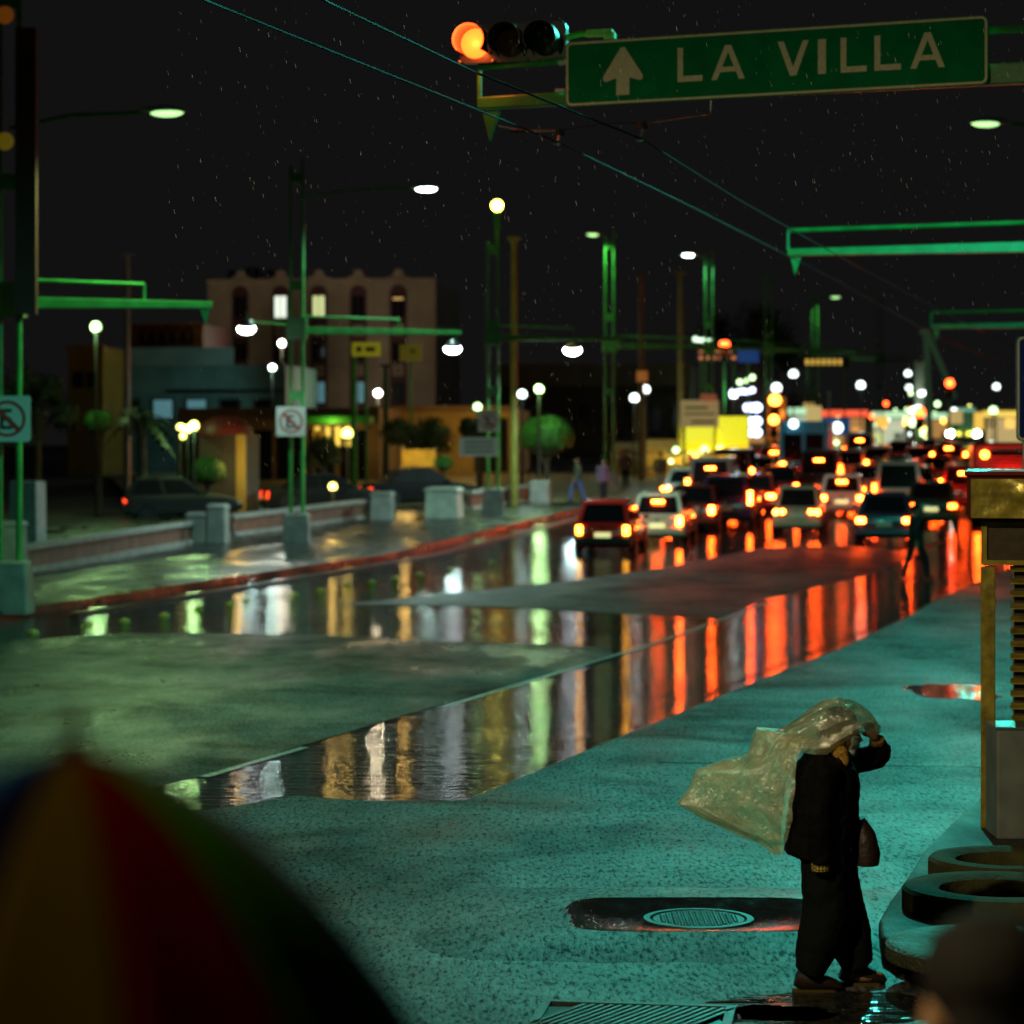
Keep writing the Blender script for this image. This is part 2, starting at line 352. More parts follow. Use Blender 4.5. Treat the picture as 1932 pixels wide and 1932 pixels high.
p6 = LB(1537, 160); trolley_pole(p6, 'distant green trolley pole over the cream square signs', (X(1660, 160)-p6.x, 1, 0), 6.0, 10.6, (X(1573, 160)-p6.x, -.3, Z(562, 160)-zg(160)-.1), lens_lime, LIME, 500, footing=False)
p7 = LB(1660, 178); trolley_pole(p7, 'most distant green trolley pole, left of the fountain of white lights', (X(1740, 178)-p7.x, .5, 0), 6.0, 11.0, footing=False)
# floods hung on the arms
def flood(px, py, d, label, lens, col, power, r=.19, pole_to=None):
    t = thing('arm_floodlight', label, 'lamp', P(px, py, d), 0, 'floodlights under the trolley arms')
    hb = MB().lathe([(0, .22), (r*.6, .20), (r*1.1, .05), (r*1.12, -.03)], n=18); hb.build('lamp_shade', galv, t, True)
    MB().ball((0, 0, -.05), (r*1.25, r, r*.72), 14).build('lens', lens, t, True)
    bb = MB().tube([(0, 0, .2), (0, 0, .42)], .025, 6); bb.build('bracket', green, t)
    lamp(t, (0, 0, -.28), col, power, 160)
    return t
flood(854, 655, 75.2, 'white floodlight hanging from the arm tip right of the beige building', lens_white, COOL, 1500)
flood(465, 617, 70.3, 'white floodlight shining before the beige building, left of the sign pole', lens_white, COOL, 420)
MB().tube([P(465, 606, 70.3), P(545, 612, 74)], .03, 6).build('lamp_bracket', green, tp1).matrix_parent_inverse = Matrix.Translation(-Vector(p1))
flood(1080, 658, 91, 'white floodlight on the arm left of the topiary dome pole', lens_white, COOL, 2200, .24)
t = thing('globe_lamp', 'round yellow-green lamp glowing on top of the mid street pole', 'lamp', P(938, 388, 90))
MB().ball((0, 0, 0), .19, 16).build('globe', lens_yel, t, True); MB().tube([(0, 0, -.2), (0, 0, -1.45)], [.12, .05], 8).build('stem', green, t, True); lamp(t, (0, 0, -.5), (1, .8, .12), 900)

# right row: arms reach in from poles outside the frame
def right_pole(tip_px, tip_py, d, length, label, arm_h=6.25, lampv=None, lens=None, lpow=0, lc=TEAL, ang=22.5):
    u = Vector((math.cos(R(ang)), -math.sin(R(ang)), 0)); tip = Vector((X(tip_px, d), d, 0)); base = tip+u*length
    base.z = .15
    return trolley_pole(base, label, -u*length, arm_h-.15, 11.0, lampv, lens, lc, lpow, footing=True, rail=1.0), tip, u
D1 = 24.9
rp1, tip1, u1 = right_pole(905, 200, D1, 6.6, 'near green trolley pole with the green LA VILLA sign arm', Z(185, D1))
right_pole(1487, 470, 42, 6.5, 'green trolley arm reaching in above the crossing, right side', Z(470, 42), (-2.2, .9, 9.6), lens_cool, 0, TEAL, 17)
right_pole(1757, 607, 66, 7, 'smaller green trolley arm farther along the right side', Z(612, 66), None, None, 0, TEAL, 16)
def kerb_lamp(loc, dx, label, lens, col, power, spot=155):
    t = thing('street_lamp', label, 'street lamp', loc, 0, 'street lamps on the right kerb')
    MB().tube([(0, 0, 0), (0, 0, 9.3)], [.09, .055], 10).build('pole', green, t, True)
    MB().tube([(0, 0, 8.9), (dx*.5, 0, 9.45), (dx*.85, 0, 9.52)], .035, 8).build('bracket', green, t, True)
    MB().box((0, 0, .2), (.4, .4, .4), taper=.8).build('footing', conc, t)
    head_lamp(t, (dx, 0, 9.5), math.pi if dx < 0 else 0, lens, col, power, spot); return t
kerb_lamp((X(1865, 53.6)+3.2, 53.6, .15), -3.2, 'lamp post at the right edge with a pale green lamp head', lens_lime, TEAL, 1500, 178)
kerb_lamp((7.3, 31.2, .15), -2.9, 'lamp post on the right pavement lighting the near crossing', lens_cool, TEAL, 4600, 178)
kerb_lamp((-9, 3, .1), 3.0, 'added warm lamp post out of view left of the umbrella, lighting the sign', lens_yel, (1, .88, .48), 4800, 178)  # added lamp, out of view, to brighten the sign face and the umbrella

# ------------------------------------------------------------------ LA VILLA sign, signal, wires
sg = mat('sign_green', (.006, .26, .085), .9, var=.15, vscale=4, spec=.05); cream = mat('sign_cream', (.90, .86, .56), .85, var=.12, vscale=30, spec=.1)
A_ = P(1068, 203, D1-.45); B_ = P(1866, 162, D1-.45-1.55)
ux = (B_-A_); ux.z = 0; SW = ux.length; ux.normalize(); SH = .615
sign = thing('direction_sign', 'long green overhead sign with an up arrow and LA VILLA', 'sign', (A_.x, A_.y, A_.z), math.atan2(ux.y, ux.x))
def rrect(w, h, r, n=5, x0=0, z0=0):
    pts = []
    for cx, cz, a0 in ((w-r, r, -90), (w-r, h-r, 0), (r, h-r, 90), (r, r, 180)):
        for i in range(n+1): a = R(a0+90*i/n); pts.append((x0+cx+r*math.cos(a), z0+cz+r*math.sin(a)))
    return pts
def plate(name, pts, y0, th, m, parent): return MB().prism([(x, y0, z) for x, z in pts], (0, -th, 0)).build(name, m, parent)
plate('panel', rrect(SW, SH, .06), 0, .02, sg, sign)
def rim(name, w, h, r, t, y0, th, m, parent, x0=0, z0=0):
    o = rrect(w, h, r, 5, x0, z0); i = rrect(w-2*t, h-2*t, max(.005, r-t), 5, x0+t, z0+t); n = len(o); b = MB()
    vs = [(x, y0, z) for x, z in o]+[(x, y0, z) for x, z in i]+[(x, y0-th, z) for x, z in o]+[(x, y0-th, z) for x, z in i]
    fs = []
    for k in range(n):
        q = (k+1) % n; fs += [(2*n+k, 2*n+q, 3*n+q, 3*n+k), (k, q, 2*n+q, 2*n+k), (n+k, 3*n+k, 3*n+q, n+q)]
    b.add(vs, fs); return b.build(name, m, parent)
rim('border', SW-.02, SH-.02, .055, .022, -.0205, .004, cream, sign, .01, .01)
def text(s, size, m, parent, loc, name='lettering', bold=.0, squeeze=1.0, space=1.0):
    cu = bpy.data.curves.new('t', 'FONT'); cu.body = s; cu.size = size; cu.extrude = .002; cu.offset = bold; cu.space_character = space
    to = bpy.data.objects.new('t', cu); C.objects.link(to)
    dg = bpy.context.evaluated_depsgraph_get(); me = bpy.data.meshes.new_from_object(to.evaluated_get(dg))
    bpy.data.objects.remove(to); me.materials.clear(); me.materials.append(m); me.name = name
    o = bpy.data.objects.new(name, me); C.objects.link(o); o.parent = parent; o.location = loc; o.rotation_euler = (R(90), 0, 0); o.scale = (squeeze, 1, 1); return o
def letters(word, xs, zb, h, parent):
    """sans capitals built from strokes: each (letter, x, width)"""
    st = h*.17
    for ch, x, wd in zip(word, xs[0], xs[1]):
        b = MB()
        def q(*p): b.prism([(x+a*wd, -.0245, zb+c*h) for a, c in p], (0, -.004, 0))
        s = st/wd
        if ch == 'L': q((0, 0), (1, 0), (1, .17), (s, .17), (s, 1), (0, 1))
        if ch == 'I': q((0, 0), (1, 0), (1, 1), (0, 1))
        if ch == 'V': q((0, 1), (.5-s*.55, 0), (.5+s*.55, 0), (1, 1), (1-s*1.05, 1), (.5, .25), (s*1.05, 1))
        if ch == 'A':
            k = s*1.05
            q((0, 0), (k, 0), (.5-s*.1+.02, .80), (.5, .84), (.5, 1), (.5-s*.55, 1)); q((1, 0), (1-k, 0), (.5+s*.1-.02, .80), (.5, .84), (.5, 1), (.5+s*.55, 1))
            b.prism([(x+a*wd, -.0245, zb+c*h) for a, c in ((.5-.27, .22), (.5+.27, .22), (.5+.22, .37), (.5-.22, .37))], (0, -.0035, 0))
        b.build('letter', cream, parent)
fx = lambda p: (p-1070)/(1866-1070)*SW
LH = .315
letters('LAVILLA', ([fx(v) for v in (1292, 1357, 1483, 1558, 1600, 1662, 1727)], [fx(1070+v) for v in (48, 64, 58, 15, 48, 48, 62)]), .175, LH, sign)
ax = fx(1185); b = MB(); b.prism([(ax+a, -.0245, c) for a, c in ((-.065, .085), (.065, .085), (.065, .245), (.17, .215), (.195, .23), (.195, .265), (.02, .53), (-.02, .53), (-.195, .265), (-.195, .23), (-.17, .215), (-.065, .245))], (0, -.004, 0)); b.build('arrow', cream, sign)
for k in range(4): MB().box((.3+k*1.1, .035, .30), (.05, .06, .5)).build('bracket', galv, sign)
b = MB(); b.box((-.03, -.01, .42), (.08, .05, .035)); b.box((-.05, -.01, .16), (.10, .05, .03)); b.build('clamp', white, sign)
# horizontal traffic signal left of the sign
dS = D1-.25; sc_ = F/dS
ts = thing('traffic_signal', 'horizontal traffic signal above the green sign with its red lens lit', 'traffic light', P(960, 78, dS), R(-14))
bk = MB().prism([(x, .06, z) for x, z in rrect(1.04, .37, .06, 5, -.50, -.185)], (0, .12, 0)); bk.build('housing', dark, ts)
red_on = glow('signal_red', (1, .055, .006), 9); amb_off = mat('amber_lens_off', (.05, .025, .004), .15); grn_off = mat('green_lens_off', (.004, .022, .012), .15)
visor = mat('visor', (.018, .018, .018), .42)
for k, mm in enumerate((red_on, amb_off, grn_off)):
    cx = -.34+k*.345
    l = MB().lathe([(0, 0), (.09, .012), (.145, .05)], (cx, 0, 0), 20, 'y'); l.build('lens', mm, ts, True)
    v = MB().lathe([(.155, .05), (.16, -.24), (.152, -.24), (.147, .05)], (cx, 0, 0), 24, 'y', a0=R(-40), a1=R(220)); v.build('visor', visor, ts, True)
b = MB()
for k in range(4):
    for z in (-.17, .17): b.ball((-.50+k*.335, -.0+.05, z), .018, 8)
b.build('bolt', galv, ts)
b = MB(); b.tube([(.53, .1, .03), (.66, .1, .06), (.80, .1, .06)], .03, 8); b.box((.86, .1, .06), (.25, .1, .06)); b.box((.96, .1, 0), (.10, .1, .12)); b.tube([(.96, .1, -.05), (.98, .12, -.55)], .03, 8); b.build('mount_arm', mat('lime_paint', (.12, .55, .06), .4), ts, True)
lamp(ts, (-.34, -.12, 0), (1, .12, .02), 40, None, .08)
# wires
wire_m = mat('copper_wire', (.05, .04, .036), .6, metal=.1, spec=.12)
def wire(name, pts, r, label, m=wire_m, grp=None):
    o = MB().tube(pts, r, 6).build(name, m, None, True); return tag(o, label, 'wire', grp)
WA = [P(200, -130, 12.8), P(385, 0, 14.95), P(720, 135, 18), P(1052, 268, 22.0), P(1320, 398, 29), P(1570, 525, 40), P(1755, 628, 59), P(1900, 690, 84), P(1990, 740, 130)]
WB = [P(430, -130, 12.8), P(610, 0, 14.9), P(900, 138, 18.2), P(1210, 262, 21.7), P(1390, 375, 27), P(1550, 465, 33.5), P(1760, 580, 50), P(1930, 665, 72), P(2000, 730, 120)]
def straighten(ps):
    out = []
    for p, q in zip(ps, ps[1:]):
        for k in range(6): out.append(p.lerp(q, k/6))
    return out+[ps[-1]]
wire('trolley_wire', straighten(WA), .009, 'left of the two trolley wires crossing the night sky', grp='trolley wires')
wire('trolley_wire', straighten(WB), .009, 'right of the two trolley wires, passing behind the green sign', grp='trolley wires')
# span rod with insulated hangers under the near arm
sp = thing('span_wire', 'dark span rod with insulators hanging under the green sign', 'wire', P(960, 246, D1-.4))
q = lambda px, py, d=D1-.4: P(px, py, d)-P(960, 246, D1-.4)
MB().tube([q(940, 238), q(990, 247), q(1055, 246, 23), q(1140, 234, 22.6), q(1212, 232, 22.3), q(1340, 214, 23.6), q(1342, 190, 23.6)], .010, 6).build('rod', steel, sp)
for px, py, d in ((1055, 246, 23), (1212, 232, 22.3)):
    wy = 268 if px < 1100 else 262; wd = 22.0 if px < 1100 else 21.7
    MB().tube([q(px, py-2, d), q(px, py+12, d)], [.035, .05], 8).build('insulator', rubber, sp, True)
    MB().tube([q(px, py+10, d), q(px-3, wy, wd)], .012, 6).build('hanger', galv, sp)
    MB().ball(q(px-5, wy+1, wd), (.04, .04, .022), 8).build('clamp', chrome, sp, True)
b = MB()
for k in range(4): b.ball(q(968+k*8, 247, D1-.4), (.03, .02, .02), 8)
b.build('insulator', rubber, sp, True)

# ------------------------------------------------------------------ near right: kiosk, bin, rings, blue sign
dk = 19.6; kb = P(1850, 1597, dk); kz = .15
tin = mat('yellow_tin', (.36, .26, .04), .30, metal=.35, var=.45, vscale=9, bump=.5, bscale=7)
rust = mat('brown_tin', (.05, .028, .015), .45, metal=.3, var=.4, vscale=12)
kz0 = Vector((X(1850, dk), dk, kz))
ki = thing('street_kiosk', 'closed metal street kiosk with crumpled yellow fascia and louvred side at the right edge', 'kiosk', kz0, R(-10.5))
pz = lambda py: Z(py, dk)-kz
KW, KD = 1.5, 1.6
MB().box((KW/2+.12, KD/2+.06, pz(1069)/2), (KW-.26, KD, pz(1069))).build('cabin', rust, ki)
bevel(MB().box((.055, .05, pz(1069)/2), (.11, .10, pz(1069)-.004)).build('corner_post', tin, ki), .008)
bevel(MB().box((KW-.05, .05, pz(1069)/2), (.11, .10, pz(1069)-.004)).build('corner_post', tin, ki), .008)
zA, zB, zC = pz(1066), pz(981), pz(893)
fr = MB(); fr.box((KW/2, KD/2+.05, (zA+zB)/2), (KW-.02, KD+.1, zB-zA)); fr.build('shutter_box', rust, ki)
b = MB()
for (x, z, sx, sz) in ((KW/2, zA+.02, KW, .035), (KW/2, zB-.03, KW, .035), (.025, (zA+zB)/2, .045, zB-zA-.075), (KW-.02, (zA+zB)/2, .045, zB-zA-.075)): b.box((x, -.015, z), (sx, .03, sz))
b.build('shutter_frame', tin, ki)
def crumple(w, h, nx, nz, amp, seed):
    b = MB(); vs = []
    for j in range(nz+1):
        for i in range(nx+1):
            x, z = w*i/nx, h*j/nz; e = min(1, 4*min(i/nx, 1-i/nx))*min(1, 4*min(j/nz, 1-j/nz))
            vs.append((x, amp*e*noise.noise((x*3.3+seed, z*5, seed))+amp*.4*e*noise.noise((x*9+seed, z*13, seed+3)), z))
    return b.add(vs, [(j*(nx+1)+i, j*(nx+1)+i+1, (j+1)*(nx+1)+i+1, (j+1)*(nx+1)+i) for j in range(nz) for i in range(nx)])
bx = MB().box((KW/2, KD/2-.02, (zB+zC)/2+.01), (KW+.20, KD+.30, zC-zB-.05)); bx.build('canopy', mat('dark_red_tin', (.10, .012, .008), .3, metal=.5), ki)
cp = crumple(KW+.14, zC-zB-.06, 40, 14, .055, 2.1).build('fascia_sheet', tin, ki, True, (-.07, -.205, zB+.02))
bevel(MB().box((KW/2, KD/2-.02, zC+.0), (KW+.24, KD+.36, .035)).build('canopy_rim', mat('red_rim', (.28, .02, .012), .25, metal=.4), ki), .01)
MB().box((KW/2+.08, -.21, zC+.022), (KW+.02, .018, .014)).build('rim_strip', white, ki)
for k in range(13):
    z = pz(1355)+k*.094
    s = MB().box((KW/2+.06, .02, z), (KW-.32, .085, .010)); o = s.build('slat', tin, ki)
    for v in o.data.vertices:
        v.co.z += (v.co.y-.02)*.35
bn = thing('litter_bin', 'plain grey upright bin standing against the kiosk louvres', 'bin', Vector((X(1872, 19.2)+.29, 19.25, .15)))
hb_ = Z(1371, 19.2)-.15
bevel(MB().box((0, 0, hb_/2), (.58, .44, hb_)).build('body', mat('grey_paint', (.16, .17, .16), .5, var=.25, vscale=4), bn), .02, 3)
MB().box((0, 0, hb_+.006), (.60, .46, .02)).build('lid_rim', galv, bn)
# concrete rings
ringm = mat('olive_concrete', (.050, .046, .018), .85, spec=.15, var=.3, vscale=6, bump=.5, bscale=30)
ringw = mat('wet_olive_concrete', (.040, .040, .020), .55, spec=.3, var=.3, vscale=9, bump=.9, bscale=45, rvar=.12)
def ring(cx, cy, z, ro, ri, h, label, m=ringm):
    b = MB().lathe([(ri, 0), (ri+.012, h*.25), (ri+.03, h*.82), (ri+.08, h*.97), (ro-.08, h), (ro-.02, h*.95), (ro, h*.80), (ro, h*.06), (ro-.02, 0), (ri, 0)], n=64)
    for i, v in enumerate(b.v):
        k = 1+.006*noise.noise((v[0]*3, v[1]*3, z)); b.v[i] = (v[0]*k, v[1]*k, v[2])
    o = b.build('concrete_ring', m, None, True, (cx, cy, z)); return tag(o, label, 'concrete ring', 'thick round rings lying on the kerb island')
ring(X(1885, 16.2), 16.2, .15, .60, .34, .15, 'thick olive ring with open centre lying in the middle of the three')
ring(X(1900, 17.35), 17.35, .15, .52, .31, .15, 'thick olive ring lying farthest back, at the foot of the kiosk')
ring(X(1874, 14.6), 14.6, .15, .60, .28, .10, 'wet glinting round ring nearest the viewer on the island nose', ringw)
bs = thing('blue_road_sign', 'blue road sign with pale border cut off by the right edge', 'sign', (X(1917, 25), 25, .15))
zb, zt = Z(832, 25)-.15, Z(634, 25)-.15
plate('panel', rrect(.75, zt-zb, .05, 5, 0, zb), 0, .015, mat('sign_blue', (.008, .02, .22), .35), bs)
rim('border', .73, zt-zb-.02, .05, .018, -.0155, .003, cream, bs, .01, zb+.01)
MB().tube([(.09, .03, 0), (.09, .03, zt-.1)], .025, 8).build('post', galv, bs, True); MB().tube([(.66, .03, 0), (.66, .03, zt-.1)], .025, 8).build('post', galv, bs, True)

# ------------------------------------------------------------------ manhole, grate, road studs
iron = mat('wet_iron', (.025, .025, .025), .42, metal=.4, var=.3, vscale=30, bump=.5, bscale=60)
def mh(px, py, z): return G(px, py, z)
puddle = mat('puddle_water', (.02, .017, .012), .12, spec=.6, bump=.25, bscale=40, rvar=.09, vscale=12)
b = MB()
pts = [(1060, 1750), (1085, 1724), (1130, 1712), (1250, 1705), (1420, 1706), (1560, 1712), (1600, 1722), (1585, 1745), (1545, 1760), (1450, 1767), (1330, 1768), (1200, 1765), (1110, 1762)]
vs = [mh(x, y, .009) for x, y in pts]; pd = b.add(vs, [tuple(range(len(vs)))]).build('puddle', puddle); tag(pd, kind='structure')
cx_ = mh(1318, 1741, .010)
CZ = .012
mn = thing('manhole_cover', 'round iron manhole cover in a rainwater puddle', 'manhole cover', cx_)
MB().lathe([(0, CZ+.004), (.29, CZ+.004), (.30, CZ-.01)], n=40).build('cover', iron, mn, True)
MB().lathe([(.305, CZ-.01), (.31, CZ+.010), (.35, CZ+.010), (.36, CZ-.01)], n=40).build('frame_ring', iron, mn, True)
ap = MB().lathe([(.36, CZ-.004), (.42, CZ+.002), (.55, CZ+.013), (.68, CZ+.024), (.82, CZ+.036), (.86, CZ+.036)], n=56)
def sq(v):
    rr = math.hypot(v[0], v[1]); a = math.atan2(v[1], v[0]); k = min(1, max(0, (rr-.36)/.5)); n4 = (abs(math.cos(a))**5+abs(math.sin(a))**5)**(-.2)
    f = (1-k)+k*n4*(.95+.03*noise.noise((v[0]*2.5, v[1]*2.5, 1))+.025*noise.noise((v[0]*9, v[1]*9, 4)))
    return (v[0]*f*1.02, v[1]*f*.74, v[2])
for i, v in enumerate(ap.v): ap.v[i] = sq(v)
ap.build('wet_apron', mat('wet_collar', (.012, .012, .011), .09, bump=.12, bscale=30, rvar=.05, vscale=9), mn, True)
hp = MB().lathe([(.86, CZ+.0355), (.96, CZ+.030), (1.3, CZ+.012), (1.95, -.012)], n=56)
for i, v in enumerate(hp.v): hp.v[i] = sq(v)
hp.build('asphalt_rim', rough_a, mn, True)
b = MB()
for i in range(-7, 8):
    for j in range(-7, 8):
        if (i*i+j*j) < 46: b.box((i*.038, j*.038, CZ+.007), (.022, .022, .008), R(45))
tag(b.build('tread_studs', iron, mn), kind='stuff')
rimm = mat('patch_concrete', (.10, .11, .09), .3, bump=.6, bscale=30)
line([(1045, 1752), (1085, 1722), (1130, 1712)], .05, 'road_patch_edge', rimm, .013)
gr = thing('drain_grate', 'iron drain grate with slanted bars at the bottom of the picture', 'drain grate', mh(1195, 1925, .006), R(-8))
for k in range(17): MB().box((-.40+k*.05, 0, .012), (.026, .56, .016), R(-24)).build('bar', iron, gr)
b = MB()
for x, y, sx, sy in ((0, -.31, 1.06, .05), (0, .31, 1.06, .05), (-.50, 0, .05, .566), (.50, 0, .05, .566)): b.box((x, y, .010), (sx, sy, .02))
b.build('frame', iron, gr); MB().box((0, 0, -.002), (.95, .57, .004)).build('sump', mat('dark_sump', (.006, .007, .006), .4), gr)
studm = mat('yellow_stud', (.26, .20, .02), .5); stud0 = None
NTH = ['first', 'second', 'third', 'fourth', 'fifth', 'sixth', 'seventh', 'eighth', 'ninth', 'tenth', 'eleventh', 'twelfth', 'thirteenth', 'fourteenth', 'fifteenth', 'sixteenth', 'seventeenth']
SP = [(-40, 1215), (62, 1196), (165, 1183), (235, 1174), (310, 1163), (374, 1153), (436, 1142), (466, 1137), (555, 1124), (605, 1116), (655, 1107), (702, 1100), (745, 1093), (792, 1085), (850, 1075), (930, 1063), (1010, 1050)]
for k, (x, y) in enumerate(SP):
    if stud0 is None:
        m_ = MB().lathe([(.11, 0), (.105, .02), (.075, .055), (.035, .07), (0, .075)], n=12); o = m_.build('road_stud', studm, None, True); stud0 = o
    else: o = stud0.copy(); C.objects.link(o)
    o.location = G(x, y, .002); tag(o, 'domed yellow road stud, %s from the left in the row across the wet road' % NTH[k], 'road stud', 'yellow road studs')
ce = glow('cats_eye_red', (1, .03, .02), 3)
for k, (x, y) in enumerate(((668, 1044), (690, 1041))):
    o = MB().box((0, 0, .03), (.12, .08, .06)).build('red_reflector', ce, None, False, G(x, y, .0)); tag(o, ('left' if k == 0 else 'right')+' of two small red reflectors on the far kerb', 'reflector', 'red kerb reflectors')

# ------------------------------------------------------------------ left boundary wall
wallred = mat('red_plaster', (.16, .075, .05), .6, var=.3, vscale=2, bump=.3)
def wall_seg(a, b_, h, label):
    pa, pb = G(*a), G(*b_); v = pb-pa; L_ = Vector((v.x, v.y, 0)).length
    t = thing('boundary_wall', label, 'wall', (pa.x, pa.y, pa.z+.10), math.atan2(v.y, v.x), 'low plaza boundary walls')
    k = v.z/L_
    def sh(o):
        for q_ in o.data.vertices: q_.co.z += q_.co.x*k
    n = max(1, int(L_/1.6))
    for i in range(n):
        o = MB().box((L_*(i+.5)/n, .12, h/2), (L_/n-.02, .2, h-.12)).build('panel', wallred, t); sh(o)
    o = MB().box((L_/2, .12, h), (L_, .34, .12)).build('coping', stone, t); sh(o)
    o = MB().box((L_/2, .12, .06), (L_, .40, .16)).build('plinth', stone, t); sh(o)
wall_seg((48, 1092), (372, 1032), .60, 'low red wall with pale coping nearest the left edge')
wall_seg((440, 1020), (690, 985), .60, 'low red wall with pale coping behind the no parking sign pole')
wall_seg((890, 968), (1000, 953), .62, 'short low wall right of the pale square block')
def pier(px, py, w_, h, label, m=stone, cap=True):
    t = thing('stone_pier', label, 'pier', G(px, py, .10), HEAD, 'stone piers along the plaza wall')
    bevel(MB().box((0, 0, h/2), (w_, w_, h), taper=.92).build('shaft', m, t), .04)
    if cap: bevel(MB().box((0, 0, h+.05), (w_*1.08, w_*1.08, .12), taper=.8).build('cap', m, t), .03)
    return t
pier(375, 1033, .62, .80, 'pale stone pier at the end of the left red wall')
pier(412, 1034, .55, 1.05, 'taller tilted stone pier with a dark side beside the first gap')
pier(722, 988, .72, .86, 'stone pier at the gap right of the no parking sign pole')
pier(838, 984, 1.15, .95, 'broad pale square block standing alone between two wall gaps', mat('mint_stone', (.42, .50, .42), .5, var=.2, vscale=3))
pier(1020, 956, .75, .78, 'small stone pier left of the dome tree pole base')
pier(20, 1105, .6, 1.2, 'blurred pier below the leftmost pole')
pier(52, 1060, .8, 2.0, 'tall dim pale pillar behind the wall near the left edge', cap=False)
# no parking signs
redp = mat('sign_red', (.30, .02, .02), .4); blackp = mat('sign_black', (.01, .01, .01), .5); signw = mat('sign_white', (.52, .52, .46), .5)
def no_parking(px, py, d, s, label, extra=True):
    t = thing('no_parking_sign', label, 'sign', P(px, py, d), R(4), 'square no parking signs')
    plate('panel', rrect(s, s, .05, 4, -s/2, -s/2), 0, .02, signw, t)
    MB().lathe([(s*.40, -.0225), (s*.40, -.026), (s*.33, -.026), (s*.33, -.0225)], (0, 0, 0), 32, 'y').build('ring', redp, t)
    b = MB(); c = s*.345*.707
    b.prism([(-c-.03, -.0225, c-.03), (-c+.03, -.0225, c+.03), (c+.03, -.0225, -c+.03), (c-.03, -.0225, -c-.03)], (0, -.0065, 0)); b.build('slash', redp, t)
    text('E', s*.62, blackp, t, (-s*.20, -.0235, -s*.22), 'letter', .01)
    return t
no_parking(549, 795, 73.5, .83, 'white square no parking sign with a crossed letter on the double green pole')
no_parking(922, 795, 89.6, .72, 'blurred white no parking sign on the mid street pole')
no_parking(14, 790, 45.4, .80, 'dim white no parking sign at the left edge of the picture')
t = thing('plate_sign', 'wide pale plate below the second no parking sign', 'sign', P(903, 843, 89.6))
plate('panel', rrect(1.35, .66, .04, 4, -.67, -.33), 0, .02, signw, t)
b = MB()
for z in (.16, .0, -.16): b.box((0, -.023, z), (1.0, .004, .05))
b.build('print_line', blackp, t)

# ------------------------------------------------------------------ left signal head at the edge
t = thing('dark_signal', 'blurred dark signal head with dim amber glow at the top left edge', 'traffic light', P(50, 420, 45.5))
MB().box((0, 0, .9), (.36, .2, 5.0)).build('backboard', mat('oxide_red', (.07, .02, .012), .6), t)
for z, c_ in ((3.6, (1, .25, .02)), (1.4, (.8, .5, .03))): MB().ball((-.34, -.2, z), (.16, .05, .16), 12).build('lens', glow('dim_amber%.1f' % z, c_, .08), t, True)

# ------------------------------------------------------------------ buildings on the left
plaster = mat('beige_plaster', (.34, .28, .20), .7, var=.18, vscale=.8, bump=.3, bscale=8)
bluewall = mat('blue_grey_wall', (.14, .22, .21), .7, var=.2, vscale=.7)
maroon = mat('maroon_trim', (.07, .022, .025), .6, var=.2, vscale=3)
pane_d = mat('dark_pane', (.008, .010, .016), .1)
lit_w = glow('lit_window_white', (.9, 1, .85), 1.1); lit_y = glow('lit_window_lime', (.75, .85, .38), .8); lit_b = glow('lit_window_blue', (.12, .3, .34), .5); lit_o = glow('lit_window_amber', (1, .62, .2), .5)
db = 150; kpx = F/db; zb0 = zg(db)
t = thing('beige_building', 'four storey beige building with scalloped parapet and tall maroon window bays', 'building', (X(392, db), db, zb0), R(-7))
bz = lambda py: Z(py, db)-zb0
bxx = lambda px: (px-392)/kpx
BW = bxx(826); top = bz(530); b = MB(); pts = [(0, 0), (BW, 0), (BW, top)]
arcs = [455, 532, 605, 680, 756]
for a in reversed(arcs):
    c0, hw = bxx(a), .78
    pts += [(c0+hw, top+.02), (c0+hw*.7, top+.18), (c0+hw*.4, top+.22), (c0+.22, top+.52), (c0, top+.62), (c0-.22, top+.52), (c0-hw*.4, top+.22), (c0-hw*.7, top+.18), (c0-hw, top+.02)]
pts.append((0, top))
b.prism([(x, 0, z) for x, z in pts], (0, .5, 0)); b.build('facade_wall', plaster, t)
MB().box((BW/2, 5.3, top/2-.1), (BW-.02, 9.6, top-.3)).build('side_wall', bluewall, t)
MB().box((BW/2, -.06, bz(560)+.9), (BW+.1, .1, .16)).build('cornice', plaster, t)
for k, a in enumerate(arcs):
    c0 = bxx(a); hw = .50; z0, z1 = bz(768), bz(556)
    pp = [(c0-hw, z0), (c0+hw, z0), (c0+hw, z1)]+[(c0+hw*math.cos(R(18*i)), z1+hw*math.sin(R(18*i))) for i in range(1, 10)]+[(c0-hw, z1)]
    bay = MB().prism([(x, -.03, z) for x, z in pp], (0, .02, 0)).build('window_bay', maroon, t)
    for r_, (pa, pb) in enumerate(((560, 600), (648, 682), (722, 760))):
        mm = pane_d
        if r_ == 0 and k in (1, 2): mm = lit_w if k == 1 else lit_y
        if r_ == 2 and k in (2, 3): mm = lit_b
        if r_ == 0 and k == 4: mm = pane_d
        MB().box((c0, -.045, bz((pa+pb)/2)), (.66, .03, (pb-pa)/kpx)).build('window_pane', mm, bay)
        MB().box((c0, -.065, bz((pa+pb)/2)), (.05, .012, (pb-pa)/kpx)).build('glazing_bar', maroon, bay)
    for pz_ in (625, 700): 
        bevel(MB().box((c0, -.05, bz(pz_)), (.62, .05, .62)).build('relief_panel', plaster, bay), .02)
        MB().lathe([(.16, -.08), (.16, -.10), (.10, -.10)], (c0, 0, bz(pz_)), 10, 'y').build('rosette', maroon, bay)
MB().box((bxx(756), -.08, bz(566)), (.6, .02, .12)).build('lit_strip', lit_o, t)
tq = (2.4, 3.0); b = MB()
